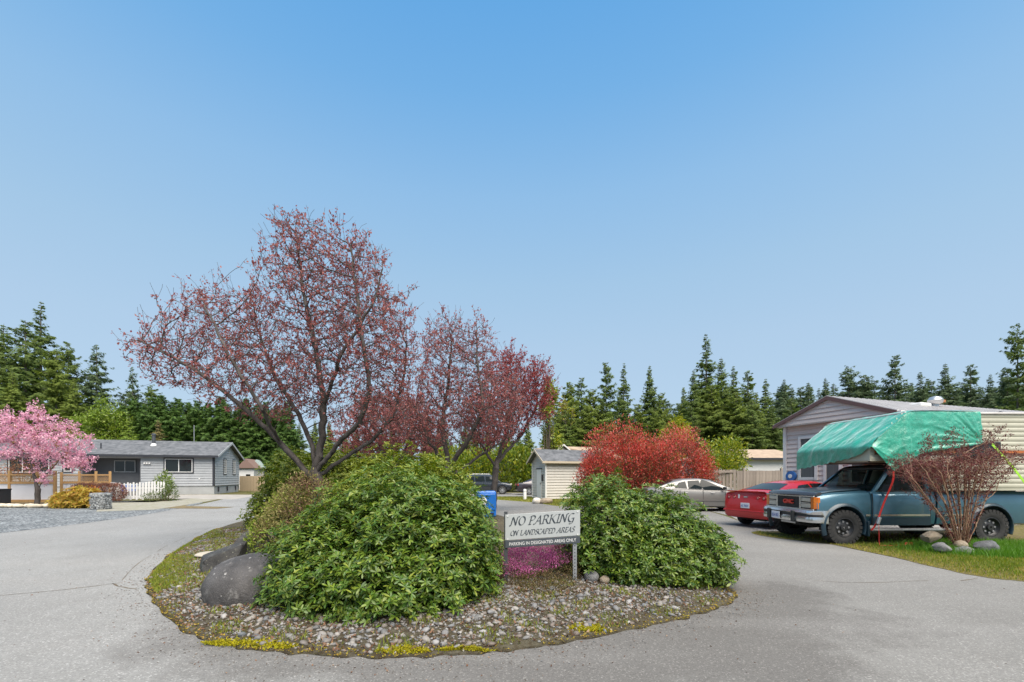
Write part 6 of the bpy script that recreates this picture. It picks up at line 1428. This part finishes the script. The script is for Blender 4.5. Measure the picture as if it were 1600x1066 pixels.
for y in np.linspace(-.985, .985, 25):
    q = abs(y)/.985; x0 = .80-.07*q*q-.20*max(0, q-.82)/.18*(max(0, q-.82)/.18); bp.append([(x0-.05, y, .47), (x0-.005, y, .485), (x0+.012, y, .56), (x0-.015, y, .615), (x0-.015, y, .665), (x0+.018, y, .70), (x0-.005, y, .755), (x0-.14, y, .765), (x0-.14, y, .47)])
MB().loft(bp).build('front_bumper', M_chrome, T, smooth=40)
bs = [[(p[3][0]+.006, p[3][1], .612), (p[3][0]+.016, p[3][1], .64), (p[3][0]+.006, p[3][1], .668), (p[3][0]-.02, p[3][1], .64)] for p in bp]
MB().loft(bs).build('bumper_strip', M_black, T, smooth=60)
for y in (-.50, .40): MB().box((.80, y, .60), (.09, .085, .27)).build('bumper_guard', M_black, T, bevel=.02)
pl_ = MB().box((.835, -.20, .585), (.015, .31, .17)).build('number_plate', M_plate, T, bevel=.008); text_mesh('BS4 802', .075, .26, 'lettering', M_plateink, pl_, (.8435, -.20, .58), (R(90), 0, R(90)))
un = MB(); un.box((-1.9, 0, .52), (5.2, 1.0, .22)); un.box((.05, 0, .62), (.9, 1.05, .5)); un.tube([(0, -.8, .38), (0, .8, .38)], .05, 8); un.tube([(-3.44, -.8, .38), (-3.44, .8, .38)], .06, 8); un.lathe([(.02, -.2), (.15, -.1), (.15, .1), (.02, .2)], (-3.44, 0, .38), 'x'); un.tube([(.55, -.35, .42), (.40, -.4, .36), (.0, -.4, .36)], .03, 6); un.tube([(.55, .35, .42), (.40, .4, .36), (.0, .4, .36)], .03, 6); un.tube([(.35, -.6, .40), (.45, 0, .36), (.35, .6, .40)], .025, 6); un.build('chassis', M_under, T)
for z, y in ((.44, .1),): MB().box((.70, y, z), (.05, .5, .05)).build('tow_bar', M_alloy, T, bevel=.01)
M_rimblk = mat('black_steel_rim', (.025, .025, .027), .4)
for xw in (0, -3.44):
    for s in (1, -1):
        rad, wid = .385, .27; prof = [(rad*.56, -wid/2*s), (rad*.88, -wid/2*s), (rad*.95, -wid*.47*s), (rad*.955, wid*.47*s), (rad*.90, wid*.505*s), (rad*.78, wid*.52*s), (rad*.62, wid*.50*s), (rad*.56, wid*.44*s)]
        w = MB().lathe(prof, (0, 0, 0), 'y', n=44, cap=False).build('wheel', M_tyre, T, smooth=50, loc=(xw, s*.835, rad-.005)); tl = MB()
        for k in range(26):
            a = 2*math.pi*k/26
            for row, (yy, da, hh) in enumerate(((.40, 0, .09), (.13, .5, .07), (-.13, 0, .07), (-.40, .5, .09))):
                a2 = a+da*2*math.pi/26; ca, sa = math.cos(a2), math.sin(a2); M4 = Matrix.Rotation(-a2, 4, 'Y'); cx = Vector((rad*.968, yy*wid*s, 0)); V = [M4 @ (cx+Vector((dx*.026, dy*wid*.125, dz*.034))) for dx in (-1, 1) for dy in (-1, 1) for dz in (-1, 1)]; tl.add(V, [(0, 1, 3, 2), (4, 6, 7, 5), (0, 4, 5, 1), (2, 3, 7, 6), (0, 2, 6, 4), (1, 5, 7, 3)])
            M4 = Matrix.Rotation(-a, 4, 'Y'); V = [M4 @ Vector((rad*(.90+dx*.055), s*wid*(.50+.03*dy), dz*.024)) for dx in (-1, 1) for dy in (-1, 1) for dz in (-1, 1)]; tl.add(V, [(0, 1, 3, 2), (4, 6, 7, 5), (0, 4, 5, 1), (2, 3, 7, 6), (0, 2, 6, 4), (1, 5, 7, 3)])
        tl.build('tread', M_tyre, w)
        rm = MB().lathe([(rad*.60, -wid*.3*s), (rad*.58, wid*.40*s), (rad*.585, wid*.46*s), (rad*.54, wid*.47*s), (rad*.50, wid*.30*s), (rad*.44, wid*.22*s), (rad*.20, wid*.30*s), (rad*.19, wid*.42*s), (.02, wid*.43*s)], (0, 0, 0), 'y', n=36, cap=False).build('rim', M_rimblk, w, smooth=35); hl = MB()
        for k in range(8): a = 2*math.pi*k/8; hl.lathe([(.024, 0), (.024, .012*s), (.006, .014*s)], (rad*.345*math.cos(a), wid*.262*s, rad*.345*math.sin(a)), 'y', n=10)
        hl.build('rim_slot', mat('slot_grey', (.20, .20, .205), .5) if (xw == 0 and s == 1) else bpy.data.materials['slot_grey'], w)

# --- camper on the bed
Cp = tr_root('truck_camper', 'cream ribbed slide in camper on the back of the pickup, partly under the tarp', 'camper')
M_camper = mat('cream_aluminium', (.43, .42, .335), .45, .10, 2)
prof = [(-.46, 1.88), (-.46, 2.19), (-1.25, 2.92), (-5.1, 2.92), (-5.1, 1.22), (-2.16, 1.22), (-2.16, 1.88)]
MB().prism([(x, -1.10, z) for x, z in prof], (0, 2.20, 0)).build('shell', M_camper, Cp)
rib = MB()
for s in (1, -1):
    for z in np.arange(1.27, 2.86, .105):
        x0 = -2.17 if z < 1.89 else (-.47 if z < 2.2 else -.47-(z-2.2)*1.08); rib.loft([[(x, s*1.10, z), (x, s*1.106, z+.012), (x, s*1.113, z+.05), (x, s*1.106, z+.088), (x, s*1.10, z+.10)] for x in (-5.08, x0-.01)], closed=False)
rib.build('ribbed_siding', M_camper, Cp, smooth=60)
MB().prism([(-1.22, -1.14, 2.925), (-5.15, -1.14, 2.925), (-5.15, 1.14, 2.925), (-1.22, 1.14, 2.925)], (0, 0, .05)).build('roof', mat('camper_roof', (.50, .48, .46), .5, .1), Cp, bevel=.015)
M_stripe = mat('orange_stripe', (.42, .12, .03), .45); M_stripe2 = mat('brown_stripe', (.10, .05, .035), .45)
for s in (1, -1):
    MB().box((-2.80, s*1.124, 2.085), (4.5, .012, .055)).build('stripe', M_stripe, Cp); MB().box((-2.80, s*1.124, 2.035), (4.5, .010, .03)).build('stripe', M_stripe2, Cp)
    wf = MB().box((-2.93, s*1.13, 2.10), (1.04, .03, .42)).build('window', M_black, Cp, bevel=.07, seg=4); MB().box((-2.93, s*1.143, 2.10), (.92, .014, .30)).build('pane', M_window, wf, bevel=.05)
MB().box((-1.3, 0, 1.875), (1.7, 2.1, .03)).build('overhang_floor', mat('plywood', (.30, .22, .14), .8), Cp)
MB().box((-.50, .0, 1.86), (.08, 2.1, .05)).build('edge_trim', M_stripe2, Cp)
MB().box((-3.3, 0, .9), (2.2, 1.3, .66)).build('lower_body', M_camper, Cp)
MB().lathe([(.05, 0), (.05, .06), (.01, .08)], (-3.9, .75, 2.975), n=12).build('roof_vent', M_black, Cp)

# --- green tarp over the nose of the camper
Tp = tr_root('tarp', 'bright green tarpaulin draped over the front of the camper', 'tarp')
def tarpmat():
    m, nt, b = newmat('green_tarp'); f = ramp(nt, noise(nt, 5, 5, .65), [(.35, 0.0), (.65, 1.0)])
    nt.links.new(mixcol(nt, f, (.002, .225, .142), (.005, .31, .20)), b.inputs['Base Color']); b.inputs['Roughness'].default_value = .30; b.inputs['Specular IOR Level'].default_value = .8; b.inputs['Coat Weight'].default_value = .8; b.inputs['Coat Roughness'].default_value = .42; b.inputs['Sheen Weight'].default_value = 1.0; b.inputs['Sheen Roughness'].default_value = .3
    bump(nt, b, noise(nt, 16, 5, .7), .55, .03); return m
M_tarp = tarpmat()
from mathutils import noise as mn
def ridge(x, y, k=0.): return 1-2.2*abs(mn.noise(Vector((x, y, k))))
def wr(x, y, s=1.): return .5*math.sin(x*17+3*math.sin(y*5)+y*9)+.3*math.sin(x*31-y*23+2*math.sin(x*8))+.25*math.sin(y*41+x*6)
zbY = [-1.2, .3, .85, 1.1, 1.2]; zbZ = [1.70, 1.90, 2.0, 2.15, 2.19]
V = []; nu, nv = 61, 50
for j in range(nu):
    y = -1.17+2.345*j/(nu-1); zb = float(np.interp(y, zbY, zbZ))+.012*math.sin(y*31)
    path = [(-.44, zb), (-.435, 2.20), (-.62, 2.42), (-1.25, 2.955), (-1.40, 2.985), (-2.90, 2.99)]; pl2 = np.array(path); seg = np.r_[0, np.cumsum(np.linalg.norm(np.diff(pl2, axis=0), axis=1))]
    for i in range(nv):
        s_ = seg[-1]*(i/(nv-1))**1.25; x = float(np.interp(s_, seg, pl2[:, 0])); z = float(np.interp(s_, seg, pl2[:, 1])); wv = (.015*ridge(s_*2.2+.7*y, y*3.2-s_*.6, 11.)+.010*ridge(s_*6, y*7, 12.))
        e = max(0, (abs(y)-1.05)/.12); V.append((x+wv*.9+(.03 if z < 2.4 else 0), y, z+abs(wv)*.7-.02*e*e+(.02 if x < -1.3 else 0)))
Fs = [(j*nv+i, j*nv+i+1, (j+1)*nv+i+1, (j+1)*nv+i) for j in range(nu-1) for i in range(nv-1)]
o = MB().add(V, Fs).build('front_sheet', M_tarp, Tp, smooth=180)
tx = [-2.94, -1.40, -1.25, -.62, -.42]; tz = [2.985, 2.985, 2.955, 2.42, 2.19]; bxs = [-2.94, -2.5, -1.81, -1.47, -1.26, -.92, -.66, -.42]; bz_ = [2.27, 2.19, 2.10, 2.01, 1.86, 1.66, 1.93, 2.19]
V = []; nu, nv = 111, 40
for j in range(nu):
    x = -2.94+2.52*j/(nu-1); zt = float(np.interp(x, tx, tz)); zb = float(np.interp(x, bxs, bz_))
    for i in range(nv):
        t = i/(nv-1); z = zt+(zb-zt)*t; dx, dz = x+2.96, z-2.27; dd_ = math.hypot(dx, dz*1.0)+.02; th = math.atan2(dz, dx); am = math.exp(-(dd_/1.25)**2)*min(1, dd_*3)
        fold = am*(ridge(th*6.5+.4*dd_, dd_*.5, 3.)*1.5)+.7*math.exp(-((x+1.22)/.20)**2)*ridge(x*9, z*1.2, 8.)+.62*ridge(x*2.6+z*1.2, z*5.2, 1.)*(1-.75*am)*t**.4+.25*ridge(x*8, z*11, 5.)*t**.4
        y = 1.158+.03*t+.034*fold*t**.3+.05*t*t*(x > -1.3)-.12*max(0, t-.6)*(x > -1.15); V.append((x+.008*fold*t, y, z))
Fs = [(j*nv+i, j*nv+i+1, (j+1)*nv+i+1, (j+1)*nv+i) for j in range(nu-1) for i in range(nv-1)]
MB().add(V, Fs).build('side_sheet', M_tarp, Tp, smooth=180)
gro = MB()
for x in (-2.8, -2.1, -1.55): gro.lathe([(.02, 0), (.02, .01), (.008, .012)], (x, 1.20, float(np.interp(x, bxs, bz_))+.05), 'y', n=10)
gro.build('grommet', M_alloy, Tp)
# --- ratchet straps
def ribbon(name, label, pts, w, m, up=(1, 0, 0), extra=None):
    p = smooth_loop(pts, 5, False); u = np.array(up)*w/2; n = len(p); V = [tuple(a-u) for a in p]+[tuple(a+u) for a in p]
    o = MB().add(V, [(i, i+1, n+i+1, n+i) for i in range(n-1)]).build(name, m, None); s = o.modifiers.new('t', 'SOLIDIFY'); s.thickness = .004; return props(o, label, 'strap')
M_rs = mat('red_webbing', (.62, .035, .03), .6, .12, 30); M_gs = mat('green_webbing', (.30, .62, .04), .6, .12, 30)
rs = ribbon('ratchet_strap', 'red ratchet strap running from the tarp down the pickup door to the grass', [(8.37, 9.55, 1.66), (8.36, 9.56, 1.42), (8.20, 9.60, .95), (8.07, 9.63, .52), (7.98, 9.66, .34)], .045, M_rs)
rl = MB().box((8.08, 9.59, .56), (.06, .05, .16), ry=.35).build('ratchet', M_alloy, rs, bevel=.01)
p = smooth_loop([(8.08, 9.58, .50), (8.07, 9.56, .25), (8.075, 9.55, .04), (8.12, 9.5, .03), (8.35, 9.47, .035), (8.58, 9.5, .05), (8.66, 9.52, .07)], 5, False); u = np.array([.022, .012, 0]); n = len(p)
MB().add([tuple(a-u*np.array([1, 1, 1])) for a in p]+[tuple(a+u+np.array([0, .015, 0.004])) for a in p], [(i, i+1, n+i+1, n+i) for i in range(n-1)]).build('loose_end', M_rs, rs)
mb = MB()
for k in range(5): mb.tube([(8.52+.05*k, 9.45+.03*(k % 2), .04), (8.60+.03*k, 9.50, .085), (8.66+.02*k, 9.47, .04)], .016, 5)
mb.build('bundle', M_rs, rs)
ribbon('ratchet_strap', 'lime green ratchet strap slanting down across the camper side', [(10.42, 9.45, 2.24), (10.8, 9.42, 1.78), (11.2, 9.42, 1.26), (11.6, 9.45, .75)], .05, M_gs, up=(.8, 0, .6))
